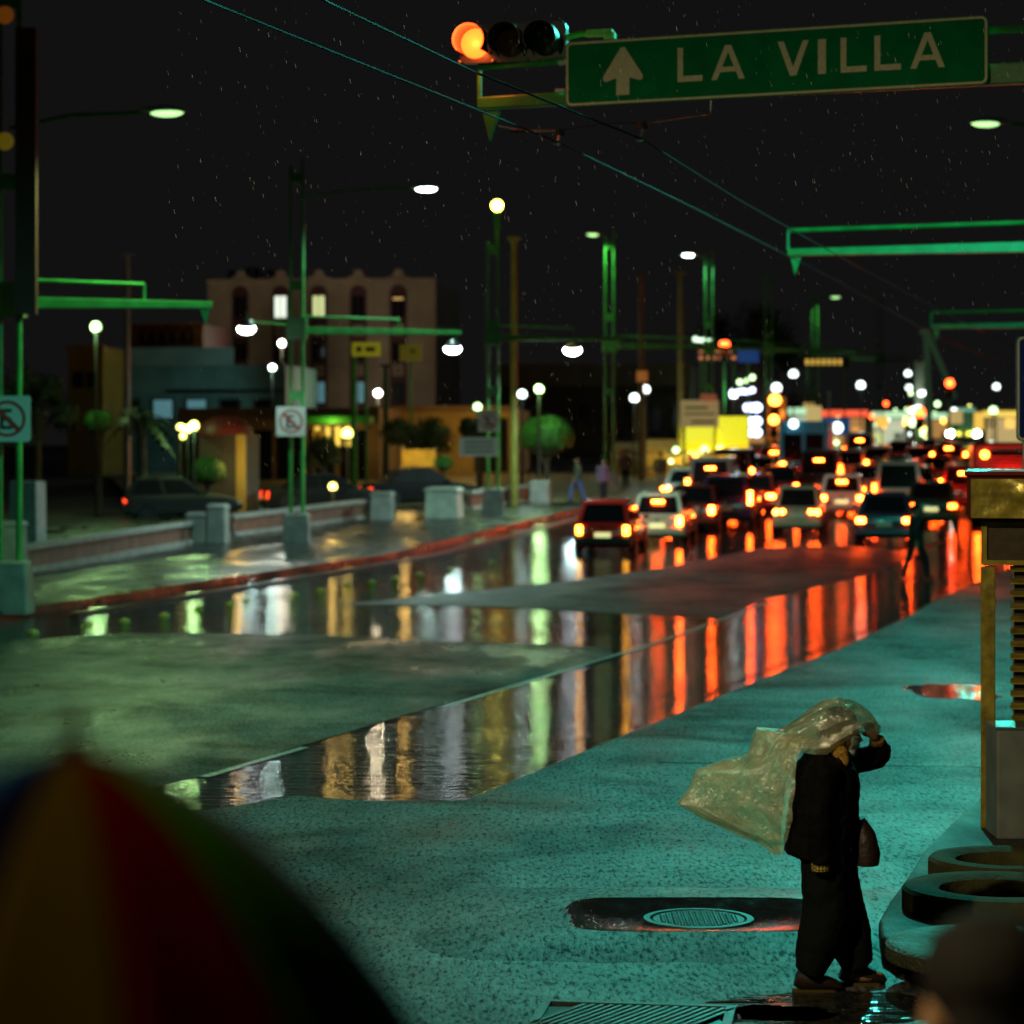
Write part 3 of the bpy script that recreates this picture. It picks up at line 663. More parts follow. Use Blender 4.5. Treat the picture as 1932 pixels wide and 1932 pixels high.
for k in range(14): b.box((.6+k*.25+random.uniform(-.05, .05), 3, top+.4+random.random()*.3), (.12, .3, random.uniform(.4, .9)))
b.build('roof_clutter', dark, t)
def block(name, label, px0, px1, py0, py1, d, depth, m, rz=-7, group=None, cat='building'):
    """box building: front spans px0..px1, py0 (top)..py1 (bottom, down to the ground)"""
    z0 = zg(d); t = thing(name, label, cat, (X(px0, d), d, z0), R(rz), group)
    wd = X(px1, d)-X(px0, d); h = Z(py0, d)-z0; hb = max(0, (Z(py1, d)-z0) if py1 else 0)
    o = MB().box((wd/2, depth/2, (h+hb)/2), (wd, depth, h-hb)).build('wall', m, t)
    return t, wd, h
# low teal block and its dark band
teal_w = mat('teal_plaster', (.10, .23, .23), .7, var=.3, vscale=.6); brown_w = mat('brown_plaster', (.20, .12, .055), .7, var=.25, vscale=.7); ochre_w = mat('ochre_plaster', (.36, .22, .03), .7, var=.25, vscale=.8)
t, wd, h = block('low_building', 'low teal flat-roofed building in front of the beige one', 205, 545, 690, 0, 132, 8, teal_w)
MB().box((wd*.36, -.1, h+.45), (wd*.70, .4, .9)).build('roof_parapet', mat('pale_teal', (.18, .30, .29), .7, var=.2, vscale=.8), t)
MB().box((wd*.66, -.06, h-1.3), (wd*.66, .10, .16)).build('band', dark, t)
for k in range(5):
    wn = MB().box((wd*(.12+.19*k), -.03, h-2.2), (1.15, .05, 1.1)).build('window', mat('window_frame_teal', (.05, .09, .09), .5), t)
    MB().box((wd*(.12+.19*k), -.065, h-2.2), (.95, .02, .9)).build('pane', lit_b if k in (1, 2) else pane_d, wn)
t, wd, h = block('yellow_building', 'dim ochre yellow wall behind the palm tree at left', 128, 196, 655, 0, 128, 6, ochre_w)
MB().box((wd/2, -.05, h), (wd+.2, .2, .2)).build('coping', ochre_w, t)
for k in range(2):
    f = MB().box((wd*(.3+.4*k), -.03, h-1.6), (.5, .05, .8)).build('window', maroon, t); MB().box((wd*(.3+.4*k), -.06, h-1.6), (.4, .02, .7)).build('pane', pane_d, f)
# lattice frontage
t, wd, h = block('lattice_building', 'orange lit lattice frontage between the left lamp and the beige building', 246, 388, 612, 0, 140, 6, mat('dark_maroon', (.035, .012, .012), .7), rz=-7)
orl = mat('orange_lattice', (.42, .15, .03), .6, var=.3, vscale=2)
for k in range(7):
    x0 = wd*k/7
    b = MB(); b.prism([(x0+.05, -.08, h-.1), (x0+wd/14, -.08, h-1.05), (x0+wd/7-.05, -.08, h-.1), (x0+wd/7-.15, -.08, h-.1), (x0+wd/14, -.08, h-.8), (x0+.15, -.08, h-.1)], (0, .06, 0)); b.build('lattice_piece', orl, t)
for x in (.25, wd-.3): MB().box((x, -.1, h-1.9), (.5, .1, 3.4)).build('pilaster', orl, t)
MB().box((wd/2, -.09, h-1.15), (wd, .06, .10)).build('rail', orl, t); MB().box((wd/2, -.09, h-.02), (wd, .06, .10)).build('rail', orl, t)
# brown plaza buildings and the dark hall beyond
t, wd, h = block('plaza_building', 'long brown plaza building with green canopy below the beige one', 335, 720, 770, 0, 120, 6, brown_w)
for k in range(6):
    dr = MB().box((wd*(.1+.155*k), -.04, 1.3), (1.2, .06, 2.3)).build('doorway', pane_d, t)
    MB().box((wd*(.1+.155*k), -.09, 2.55), (1.4, .06, .2)).build('lintel', brown_w, dr)
bevel(MB().box((wd*.80, -.7, h-.55), (3.4, 1.4, .35)).build('canopy', mat('green_canopy', (.02, .30, .03), .5), t), .05)
for k in range(4): MB().box((wd*(.70+.05*k), -.12, h-1.3), (.26, .05, .9)).build('lit_panel', glow('lit_panel', (1, .72, .12), .75), t)
lamp(t, (wd*.8, -1.8, h-.9), WARM, 60)
t, wd, h = block('ochre_hall', 'lamp-lit ochre building right of the beige one, behind the dark tree', 705, 965, 772, 0, 126, 8, mat('ochre_wall2', (.42, .28, .09), .7, var=.25, vscale=.7))
MB().box((wd/2, -.1, h), (wd+.3, .3, .3)).build('coping', brown_w, t); MB().box((wd*.86, -.05, 1.6), (1.6, .06, 2.6)).build('doorway', pane_d, t)
lamp(t, (wd*.75, -4, 3.2), WARM, 170)
t, wd, h = block('long_hall', 'dark grey flat-roofed hall behind the topiary dome', 945, 1300, 690, 0, 165, 10, mat('grey_hall', (.10, .10, .085), .7, var=.25, vscale=.5))
MB().box((wd/2, -.15, h-.6), (wd+.3, .3, 1.4)).build('fascia', mat('olive_fascia', (.22, .22, .14), .6, var=.2, vscale=.6), t)
for k in range(8):
    f = MB().box((wd*(.07+.125*k), -.04, h-3.4), (1.0, .05, 2.0)).build('window', mat('hall_frame', (.05, .05, .045), .5), t); MB().box((wd*(.07+.125*k), -.075, h-3.4), (.84, .02, 1.8)).build('pane', pane_d, f)
# gate house with red dome
dg = 92; zq = zg(dg)
t = thing('gate_house', 'small grey gate house with a red domed roof and a lit yellow edge', 'building', (X(414, dg), dg, zq), R(-14))
hh = Z(820, dg)-zq; MB().box((0, 1, hh/2), (1.55, 2, hh)).build('wall', mat('grey_cabin', (.09, .085, .075), .7, var=.2), t)
MB().lathe([(1.0, 0), (.95, .22), (.72, .48), (.38, .62), (0, .66)], (0, .6, hh), 20).build('dome_roof', mat('red_roof', (.22, .03, .025), .5, var=.3), t, True)
MB().box((.82, -.02, hh/2+.05), (.34, .1, hh-.1)).build('lit_jamb', mat('yellow_jamb', (.55, .40, .10), .6), t)
wn_ = MB().box((-.1, -.03, hh*.55), (.5, .05, .6)).build('window', dark, t); MB().box((-.1, -.06, hh*.55), (.4, .02, .5)).build('pane', pane_d, wn_)
lamp(t, (1.3, -1.6, 1.9), WARM, 60)
# plaza paving and yellow panels
struct('plaza', MB().add([(X(300, 96), 92, zg(92)+.16), (X(1260, 100), 100, zg(100)+.16), (X(1300, 128), 128, zg(128)+.18), (X(200, 128), 128, zg(128)+.18)], [(0, 1, 2, 3)]), mat('plaza_paving', (.26, .20, .11), .55, var=.3, vscale=.8))
def kiosk_panel(px0, px1, py0, py1, d, label, m, legs=True):
    t = thing('market_screen', label, 'screen', (X((px0+px1)/2, d), d, zg(d)+.17), R(-6)); wd = (px1-px0)/F*d; za, zb_ = Z(py1, d)-zg(d)-.17, Z(py0, d)-zg(d)-.17
    MB().box((0, 0, (za+zb_)/2), (wd, .08, zb_-za)).build('panel', m, t)
    for s in (-1, 1): MB().tube([(s*wd*.48, .06, 0), (s*wd*.48, .06, zb_+.1)], .04, 6).build('post', galv, t)
    return t
ypan = mat('yellow_screen', (.60, .38, .04), .6, var=.3, vscale=2)
t = kiosk_panel(758, 822, 848, 880, 100, 'yellow lit screen panel in the plaza behind the wall', ypan); lamp(t, (-.3, -1.6, 1.7), WARM, 60)
t = kiosk_panel(590, 612, 812, 838, 104, 'narrow yellow panel beside the left round lamp', ypan); lamp(t, (.3, -1.5, 1.9), WARM, 40)

# ------------------------------------------------------------------ vegetation
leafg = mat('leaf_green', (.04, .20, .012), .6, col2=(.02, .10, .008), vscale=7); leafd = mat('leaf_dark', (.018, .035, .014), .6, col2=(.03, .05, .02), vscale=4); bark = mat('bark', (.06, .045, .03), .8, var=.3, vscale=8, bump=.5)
def leaves(n, fn, s, rng):
    b = MB()
    for _ in range(n):
        p, nr = fn(rng); a = nr.orthogonal().normalized(); bb_ = nr.cross(a); th = rng.random()*6.28
        a2 = a*math.cos(th)+bb_*math.sin(th); b2 = nr.cross(a2); a2 = (a2+nr*rng.uniform(-.5, .6)).normalized(); q_ = s*rng.uniform(.6, 1.3)
        b.add([p-b2*q_*.35, p+a2*q_*.6-b2*q_*.1, p+a2*q_*1.1, p+a2*q_*.6+b2*q_*.35], [(0, 1, 2, 3)])
    return b
def dome_tree(px, py, r, d, h0, label, m=leafg, flat=.9, n=5200, s=.11, trunk=.10):
    rng = random.Random(int(px)); base = (X(px, d), d, zg(d)+.15); cz = Z(py, d)-base[2]
    t = thing('topiary_tree', label, 'tree', base)
    def f(rg):
        u = Vector((rg.gauss(0, 1), rg.gauss(0, 1), rg.gauss(0, 1))).normalized()
        if u.z < -.35: u.z *= -1
        k = 1-.22*rg.random()**2+.06*noise.noise(u*3.1)
        return Vector((u.x*r*k, u.y*r*k, cz+u.z*r*flat*k)), u
    leaves(n, f, s, rng).build('crown', m, t, fix=False)
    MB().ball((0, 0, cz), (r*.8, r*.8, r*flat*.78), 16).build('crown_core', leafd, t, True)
    tr = MB().tube([(0, 0, 0), (.03, 0, cz*.5), (0, 0, cz)], [trunk*1.3, trunk, trunk*.8], 8)
    for k in range(4): a = k*1.6; tr.tube([(0, 0, cz*.55), (r*.4*math.cos(a), r*.4*math.sin(a), cz-.1)], [trunk*.6, trunk*.3], 6)
    tr.build('trunk', bark, t, True)
    return t
dome_tree(1030, 828, 1.06, 100, 0, 'large round clipped tree glowing green in lamp light', flat=.85)
dome_tree(392, 892, .62, 90, 0, 'low round clipped bush lit green by the gate house', n=3000, s=.09)
dome_tree(836, 876, .36, 98, 0, 'small round clipped bush above the broad pale block', n=1500, s=.07, trunk=.05)
dome_tree(186, 800, .52, 92, 0, 'blurred bright green bush beside the palm at left', n=1800, s=.10)
def shade_tree(px, py, rx, rz_, d, label, n=2600, m=leafd, s=.22):
    rng = random.Random(int(px*3)); base = (X(px, d), d, zg(d)+.15); cz = Z(py, d)-base[2]; t = thing('shade_tree', label, 'tree', base)
    cl = [(Vector((rng.uniform(-1, 1)*rx*.75, rng.uniform(-1, 1)*rx*.6, cz+rng.uniform(-.7, .7)*rz_)), rng.uniform(.28, .5)*rx) for _ in range(9)]
    def f(rg):
        c_, r_ = rg.choice(cl); u = Vector((rg.gauss(0, 1), rg.gauss(0, 1), rg.gauss(0, 1))).normalized(); return c_+u*r_*rg.random()**.4, u
    leaves(n, f, s, rng).build('crown', m, t, fix=False)
    tr = MB().tube([(0, 0, 0), (.05, 0, cz*.5), (-.04, 0, cz)], [.16, .12, .06], 8)
    for c_, r_ in cl: tr.tube([(0, 0, cz*.6), c_.lerp(Vector((0, 0, cz)), .35), c_], [.06, .04, .015], 5)
    tr.build('trunk', bark, t, True); return t
shade_tree(780, 822, 1.5, .5, 104, 'dark flat-crowned tree in front of the ochre building')
shade_tree(905, 815, .7, .5, 108, 'small dark tree behind the second no parking sign')
shade_tree(70, 760, 2.2, 2.0, 96, 'big black tree mass at the left edge behind the wall', n=4200)
shade_tree(610, 850, .8, .6, 100, 'dark shrubby tree left of the round plaza lamp', n=1600)
shade_tree(1420, 650, 4.5, 2.4, 210, 'distant dark tree crown behind the red signal', n=3500, s=.4)
def palm(px, py, d, label):
    rng = random.Random(5); base = (X(px, d), d, zg(d)+.15); hz = Z(py, d)-base[2]; t = thing('palm_tree', label, 'tree', base)
    MB().tube([(0, 0, 0), (.05, 0, hz*.5), (0, 0, hz)], [.22, .17, .15], 10).build('trunk', bark, t, True)
    for k in range(22):
        a = k*2.4; el = rng.uniform(-.35, 1.1); L_ = rng.uniform(1.1, 1.5); b = MB(); pr = None
        for i in range(9):
            s = i/8; p = Vector((math.cos(a)*L_*s*math.cos(el), math.sin(a)*L_*s*math.cos(el), hz+L_*s*math.sin(el)-.75*s*s*L_))
            if pr is not None:
                sd = Vector((-math.sin(a), math.cos(a), 0)); wv = .34*math.sin(math.pi*min(1, s*.9+.1))
                for sg_ in (-1, 1): b.add([pr, p, p+sd*sg_*wv+Vector((0, 0, -.18*wv)), pr+sd*sg_*wv*.8+Vector((0, 0, -.2*wv))], [(0, 1, 2)]) 
                b.tube([pr, p], .012, 4)
            pr = p
        b.build('frond', leafd, t, fix=False)
palm(265, 790, 88, 'dark palm tree in front of the teal building')

# ------------------------------------------------------------------ lamps in the plaza and down the street
def globe(px, py, d, r, lens, label, col=None, power=0, pole=True, group='round lamps along the street', m=None):
    t = thing('globe_lamp', label, 'lamp', (X(px, d), d, zg(d)), 0, group); z = Z(py, d)-zg(d)
    r *= .72
    MB().ball((0, 0, z), r, 12).build('globe', lens, t, True)
    if pole: MB().tube([(0, 0, 0), (0, 0, z-r*.8)], [.06, .035], 6).build('pole', m or mat('black_pole', (.012, .016, .012), .6), t, True); MB().lathe([(.05, z-r*1.3), (r*.7, z-r*.85), (r*.75, z-r*.7)], n=10).build('collar', galv, t, True)
    if power: lamp(t, (0, -r*1.6, z), col, power)
    return t
gl_y = glow('globe_yellow', (1, .92, .22), 4); gl_w = glow('globe_white', (.85, 1, .97), 4); gl_g = glow('globe_green', (.62, 1, .45), 3.5); gl_o = glow('globe_orange', (1, .35, .04), 9); gl_r = glow('globe_red', (1, .06, .01), 16); gl_b = glow('globe_blue', (.6, .7, 1), 5)
globe(181, 617, 91, .27, lens_lime, 'round lime lamp glowing above the ochre wall at left', LIME, 350)
for k, (x, y, r, lab) in enumerate(((340, 806, .17, 'left'), (353, 810, .20, 'middle'), (366, 803, .23, 'right'), (345, 823, .15, 'lowest'))): globe(x, y, 88, r, gl_y, lab+' of the four yellow lamps left of the gate house', LIME, 130 if k == 2 else 0, pole=(k != 3))
globe(655, 818, 98, .30, gl_y, 'round yellow lamp left of the dark flat tree', WARM, 25)
globe(514, 694, 127, .24, gl_w, 'small white lamp left of the sign pole, lower one', COOL, 260); globe(532, 648, 143, .28, gl_w, 'small white lamp left of the sign pole, upper one', (1, .80, .58), 480)
globe(713, 742, 136, .30, gl_w, 'round white lamp before the right bay of the beige building', (1, .8, .5), 500)
globe(901, 768, 100, .22, gl_g, 'pale green lamp beside the second no parking sign', LIME, 20)
globe(985, 744, 112, .27, gl_w, 'left of the pair of white lamps above the clipped dome', COOL, 40); globe(1017, 734, 98.6, .24, gl_g, 'right of the pair of lamps above the clipped dome', LIME, 200)
globe(1197, 751, 120, .29, gl_w, 'lower of two white lamps on the brown post', COOL, 40); globe(1218, 735, 121, .28, gl_w, 'upper of two white lamps on the brown post', COOL, 0)
globe(1384, 745, 128, .28, gl_w, 'white lamp above the yellow awning', COOL, 40); globe(1497, 706, 150, .34, gl_w, 'white lamp right of the tall orange sign, upper', COOL, 0); globe(1465, 732, 140, .36, gl_w, 'big white lamp at the top of the tall orange sign', COOL, 0)
globe(1624, 727, 165, .36, gl_w, 'white lamp under the far green arm', COOL, 40); globe(1713, 705, 185, .32, gl_w, 'small white lamp above the fountain of white lights', COOL, 0); globe(1880, 730, 190, .34, gl_w, 'white lamp near the right edge above the oncoming bus', COOL, 0)
globe(1800, 775, 190, .30, gl_w, 'small white lamp left of the oncoming bus'); globe(1874, 775, 185, .42, gl_g, 'pale green lamp right of the oncoming bus')
globe(628, 918, 89, .2, gl_y, 'low yellow garden light behind the wall', WARM, 25)
# tall plain poles
def plain_pole(px, y0, d, label, m, topknob=None):
    t = thing('plain_pole', label, 'pole', (X(px, d), d, zg(d)), 0, 'plain poles along the street'); h = Z(y0, d)-zg(d)
    MB().tube([(0, 0, 0), (0, 0, h)], [.15, .10], 8).build('shaft', m, t, True); MB().box((0, 0, h), (.5, .12, .12)).build('crossbar', m, t); return t
olive = mat('olive_pole', (.20, .20, .03), .6, var=.25, vscale=3); brownp = mat('brown_pole', (.16, .11, .05), .7, var=.3)
plain_pole(970, 450, 96, 'tall olive pole right of the round yellow lamp', olive); plain_pole(1210, 520, 118, 'brown pole carrying two white lamps', brownp); plain_pole(1284, 515, 122, 'thin olive pole left of the beige notice board', olive)
plain_pole(668, 660, 110, 'slim green pole in front of the beige building, left', green); plain_pole(728, 690, 112, 'thick dark pole in front of the beige building', mat('dark_green_pole', (.02, .05, .02), .6)); plain_pole(240, 480, 100, 'thin grey mast at left beside the lattice frontage', galv)
def bulbs(px, py, n, dx, dy, d, m, label, r=.12, jit=2):
    t = thing('light_string', label, 'lights', P(px, py, d)); rng = random.Random(px)
    for k in range(n): MB().ball(P(px+k*dx+rng.uniform(-jit, jit), py+k*dy+rng.uniform(-jit, jit), d)-P(px, py, d), r*rng.uniform(.8, 1.3), 8).build('bulb', m, t, True)
    MB().tube([(0, 0, r*.9), P(px+n*dx, py+n*dy, d)-P(px, py, d)+Vector((0, 0, r*.9))], .015, 4).build('cable', dark, t); return t
bulbs(1382, 772-31, 5, 9, -1, 140, gl_b, 'row of pale blue bulbs under the big blue overhead sign', .16)
bulbs(1395, 722, 3, 12, -5, 142, gl_g, 'short row of pink-white bulbs above the blue row', .13)
bulbs(1312, 640, 5, 8, 1, 126, glow('pale_tubes', (.6, .9, .6), 2), 'short strip of pale green lights left of the red signal', .12, 1)
def red_signal(px, py, d, label, m=gl_r, second=None, r=.17):
    t = thing('far_traffic_signal', label, 'traffic light', P(px, py, d), 0, 'far traffic signals')
    MB().box((0, .14, -.32), (.40, .2, 1.15)).build('housing', dark, t); MB().ball((0, 0, 0), (r, .06, r), 14).build('lens', m, t, True)
    MB().ball((0, .02, -.36), (r*.9, .05, r*.9), 12).build('lens', amb_off, t, True); MB().ball((0, .02, -.70), (r*.9, .05, r*.9), 12).build('lens', grn_off if not second else second, t, True)
    MB().tube([(0, .14, -.9), (0, .14, min(-1, zg(d)-t.location.z))], .06, 6).build('post', green, t); lamp(t, (0, -.3, 0), (1, .06, .01), 40)
    return t
red_signal(1367, 650, 128, 'red traffic signal above the blue overhead sign', r=.24); red_signal(1792, 723, 160, 'red traffic signal left of the oncoming bus, upper', r=.26); red_signal(1735, 778, 150, 'red traffic signal in front of the white-lit column', r=.32)
red_signal(1462, 755, 138, 'orange-red signal on the tall orange sign', gl_o, r=.32); red_signal(1460, 792, 136, 'orange signal just below the tall orange sign', gl_o, r=.26)
# overhead and roadside signs
def board(px0, px1, py0, py1, d, label, m, lines=(), lm=None, cat='sign', post=True, name='roadside_board'):
    t = thing(name, label, cat, (X((px0+px1)/2, d), d, zg(d)), R(-4)); wd = (px1-px0)/F*d; za, zt_ = Z(py1, d)-zg(d), Z(py0, d)-zg(d)
    bevel(MB().box((0, 0, (za+zt_)/2), (wd, .12, zt_-za)).build('panel', m, t), .02)
    for k, (u, v, lw, lh) in enumerate(lines): MB().box((wd*u, -.066, za+(zt_-za)*v), (wd*lw, .012, (zt_-za)*lh)).build('print_line', lm, t)
    if post:
        for s in ((-.4, .4) if wd > 1.2 else (0,)): MB().tube([(s*wd, .1, 0), (s*wd, .1, zt_-.05)], .05, 6).build('post', green, t, True)
    return t
creamb = mat('cream_board', (.55, .46, .22), .6, var=.1, emit=(.55, .46, .2), es=.28)
board(1284, 1356, 755, 806, 118, 'large cream notice board with faint dark lines over the stalls', creamb, ((-.08, .72, .6, .07), (0, .5, .8, .05), (.1, .2, .6, .07)), blackp)
board(1322, 1352, 744, 756, 117.5, 'small reddish plate on top of the cream notice board', mat('pink_board', (.45, .16, .08), .6, emit=(.45, .14, .06), es=.3), post=False)
board(1392, 1432, 655, 684, 132, 'dark blue overhead road sign below the red signal', mat('night_blue', (.01, .05, .22), .5, emit=(.01, .06, .25), es=.4))
board(1315, 1392, 657, 683, 132.5, 'dim overhead sign with rows of orange marks left of the blue one', mat('night_brown', (.05, .02, .03), .5), [(-.4+.16*k, .3, .09, .25) for k in range(6)]+[(-.05, .75, .8, .12)], glow('orange_marks', (1, .32, .12), .5))
board(1516, 1602, 674, 692, 150, 'dark overhead sign with a row of yellow letters, far street', mat('night_green', (.012, .04, .02), .5), [(-.42+.12*k, .5, .06, .6) for k in range(7)], glow('yellow_marks', (1, .62, .1), .8))
board(1521, 1550, 766, 800, 130, 'square cream road sign, left of the pair down the street', mat('sign_lit', (.6, .5, .2), .6, emit=(.7, .55, .2), es=.6)); board(1793, 1816, 774, 800, 150, 'square cream road sign, right of the pair down the street', mat('sign_lit', (.6, .5, .2)))
board(664, 718, 646, 672, 108, 'yellow shop sign with dark marks in front of the beige building', mat('yellow_sign', (.45, .42, .02), .6, emit=(.45, .42, .02), es=.22), ((-.25, .5, .2, .4), (.15, .5, .35, .35)), blackp); board(754, 796, 650, 682, 108, 'dim olive shop sign right of the yellow one', mat('olive_sign', (.22, .18, .03), .6, emit=(.25, .19, .02), es=.12), ((.1, .6, .2, .2),), blackp)
board(1201, 1222, 700, 720, 117, 'small orange square sign on the brown lamp post', mat('orange_sign', (.5, .17, .04), .6, emit=(.5, .17, .04), es=.35), post=False)
board(1838, 1856, 778, 812, 150, 'pair of amber panels at the right end of the street', glow('amber_panel', (1, .62, .1), .9)); board(1652, 1676, 786, 805, 140, 'small amber plate right of the white twin lamps', glow('amber_panel', (1, .62, .1), .9))
board(1448, 1482, 750, 832, 140, 'tall orange lit sign column in the shop row', mat('orange_col', (.5, .12, .02), .6, emit=(1, .25, .03), es=.28), ((.2, .62, .5, .18), (-.1, .3, .6, .14)), glow('orange_hot', (1, .3, .04), 1.3))
# market stalls and shops
awn = mat('glowing_yellow_awning', (.75, .68, .02), .6, emit=(.95, .85, .01), es=.8)  # the cloth itself emits, standing in for lamp glow under the stalls
def stall(px0, px1, py0, py1, d, label, roof, inner, lights=3, warm=WARM, power=200, depth=3):
    z0 = zg(d); t = thing('market_stall', label, 'stall', (X((px0+px1)/2, d), d, z0), R(-5), 'market stalls left of the queue'); wd = (px1-px0)/F*d; zt_ = Z(py0, d)-z0; zr = Z(py1, d)-z0
    b = MB(); b.prism([(-wd/2, -.2, zr), (wd/2, -.2, zr), (wd/2, -.1, zr+.05), (wd/2, depth*.6, zt_), (-wd/2, depth*.6, zt_), (-wd/2, -.1, zr+.05)], (0, 0, .08)); b.build('awning', roof, t)
    MB().box((0, -.22, zr-.12), (wd, .04, .42)).build('valance', roof, t)
    MB().box((0, depth*.6, zt_*.5), (wd*.98, .1, zt_)).build('back_sheet', inner, t)
    for s in (-1, 1): MB().tube([(s*wd*.48, -.1, 0), (s*wd*.48, -.1, zr)], .04, 6).build('post', galv, t)
    cnt = MB(); cnt.box((0, .3, .5), (wd*.9, .8, 1.0)); cnt.build('counter', mat('stall_wood', (.25, .14, .05), .6, var=.3), t)
    rng = random.Random(px0)
    for k in range(9): MB().box((rng.uniform(-.42, .42)*wd, .2+rng.random()*.4, 1.0+rng.uniform(.1, .25)), (rng.uniform(.15, .4), .3, rng.uniform(.2, .5))).build('goods', rng.choice(GOODS), t)
    for k in range(lights): MB().ball((wd*(-.4+.8*(k+.5)/lights), .2, zr-.25), .14, 8).build('bulb', gl_y, t, True)
    if power: lamp(t, (0, .6, zr-.55), warm, power)
    return t
GOODS = [mat('goods_%d' % i, c, .6) for i, c in enumerate(((.5, .3, .05), (.3, .05, .03), (.5, .45, .3), (.1, .1, .12), (.45, .2, .06)))]
tan = mat('tan_sheet', (.40, .28, .12), .7, var=.3, vscale=1.5)
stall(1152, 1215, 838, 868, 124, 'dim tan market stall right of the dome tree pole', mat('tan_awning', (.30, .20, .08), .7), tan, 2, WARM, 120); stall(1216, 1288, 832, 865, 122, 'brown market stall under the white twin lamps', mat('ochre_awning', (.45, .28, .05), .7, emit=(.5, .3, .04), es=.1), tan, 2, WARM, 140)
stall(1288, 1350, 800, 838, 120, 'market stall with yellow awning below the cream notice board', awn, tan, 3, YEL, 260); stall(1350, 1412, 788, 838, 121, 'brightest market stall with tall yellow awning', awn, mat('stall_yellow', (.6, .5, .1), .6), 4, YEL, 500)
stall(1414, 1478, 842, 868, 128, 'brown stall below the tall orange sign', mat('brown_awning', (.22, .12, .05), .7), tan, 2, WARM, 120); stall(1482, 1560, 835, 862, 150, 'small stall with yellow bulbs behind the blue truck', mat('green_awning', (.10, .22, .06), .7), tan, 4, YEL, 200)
# far shop row, right half
def shop(px0, px1, py0, d, label, m, rows, seed):
    rng = random.Random(seed); t, wd, h = block('far_shop', label, px0, px1, py0, 0, d, 6, m, -10, 'shops far down the street')
    n = max(2, int(wd/1.6))
    for r_ in range(rows):
        for k in range(n):
            f = MB().box((wd*(k+.5)/n, -.04, h-1.3-r_*2.4), (1.0, .06, 1.2)).build('window', dark, t); MB().box((wd*(k+.5)/n, -.08, h-1.3-r_*2.4), (.86, .02, 1.05)).build('pane', rng.choice([pane_d, pane_d, lit_o, lit_w, lit_y, lit_b]), f)
    MB().box((wd/2, -.12, 2.75), (wd*.94, .14, .55)).build('shop_sign', rng.choice(SIGNS), t); MB().box((wd/2, -.05, 1.25), (wd*.8, .08, 2.3)).build('shop_front', rng.choice(FRONTS), t)
    MB().box((wd/2, -.8, 2.38), (wd*.96, 1.5, .07)).build('canopy', dark, t)
    return t
SIGNS = [glow('shopsign_%d' % i, c, s) for i, (c, s) in enumerate((((1, .7, .12), 1.0), ((.3, .5, 1), .7), ((1, .12, .05), 1.2), ((.6, 1, .6), .9), ((.9, .95, 1), 1.2)))]
FRONTS = [glow('shopfront_%d' % i, c, s) for i, (c, s) in enumerate((((1, .75, .3), .5), ((.8, 1, .7), .5), ((1, .5, .15), .4)))]
greyw = mat('grey_render', (.13, .13, .12), .7, var=.2, vscale=.5); tealw = mat('far_teal', (.06, .12, .11), .7, var=.2, vscale=.5)
for k, a in enumerate(((1404, 1450, 715, 200, 'narrow grey shop with lit floors left of the tall orange sign', greyw, 3), (1485, 1540, 742, 215, 'grey far shop behind the blue truck', greyw, 2), (1545, 1640, 790, 230, 'low teal far shop behind the cream square sign', tealw, 1), (1642, 1712, 800, 240, 'low grey far shop left of the white-lit column', greyw, 1), (1735, 1800, 800, 250, 'low far shop right of the white-lit column', tealw, 1), (1850, 1960, 770, 235, 'tall dark far shop behind the kiosk', greyw, 2))): shop(*a, seed=k+3)
# white lit column and stacked neon rings
dW = 200; t = thing('lit_column', 'tall white-lit column with glowing bulbs at the end of the street', 'lights', on(1735, dW))
MB().box((0, .2, 3.2), (.7, .3, 6.4)).build('tower', mat('pale_panel', (.12, .14, .10), .6), t); rng = random.Random(11)
for k in range(17): MB().ball((rng.gauss(0, .7), -.2, rng.uniform(-1.0, 4.8)), rng.uniform(.15, .34), 8).build('bulb', rng.choice([gl_w, gl_g, gl_g, gl_y, gl_w]), t, True)
lamp(t, (0, -2, 4), (.8, 1, .8), 150)
t = thing('slanted_frame', 'pale green slanted frame leaning right of the white-lit column', 'frame', on(1760, 190)); MB().tube([(-.2, 0, 0), (-.5, 0, 8.0), (-.9, 0, 8.3)], .22, 6).build('post', mat('pale_green', (.25, .5, .25), .5, emit=(.3, .7, .35), es=.03), t); MB().tube([(-.5, 0, 8.4), (1.6, 0, 3.4)], .2, 6).build('brace', mat('pale_green', (.25, .5, .25)), t)
t = thing('neon_stack', 'three stacked pairs of pale blue lights on a dark shop front', 'lights', on(1420, 145)); MB().box((0, .15, 4.2), (1.7, .2, 5.2)).build('backing', dark, t)
for k, y in enumerate((769, 795, 816)):
    for s in (-1, 1): MB().ball((s*.22, 0, Z(y, 145)-zg(145)), (.30, .08, .26), 12).build('lamp', gl_b, t, True)
t = thing('blue_lamp_pair', 'pair of blue-white lamps right of the square cream sign', 'lights', on(1565, 165)); MB().box((0, .12, Z(805, 165)-zg(165)), (2.6, .1, 1.1)).build('backing', mat('deep_blue', (.01, .06, .2), .5, emit=(.01, .1, .3), es=.3), t); MB().tube([(0, .2, 0), (0, .2, 4)], .06, 6).build('post', galv, t)
for s in (-.62, .5): MB().ball((s, 0, Z(807, 165)-zg(165)), .34, 12).build('lamp', gl_w, t, True)
rng = random.Random(21); nl = 0
WHERE = ['over the queue', 'by the stalls', 'near the far arms', 'by the shop fronts', 'beside the lit column', 'above the taxi roofs', 'next to the bus', 'at the far kerb']
SIDE = ['left', 'right', 'upper', 'lower', 'nearest', 'farthest']
COLN = [('yellow', gl_y), ('white', gl_w), ('orange', gl_o), ('lime', gl_g), ('red', gl_r)]
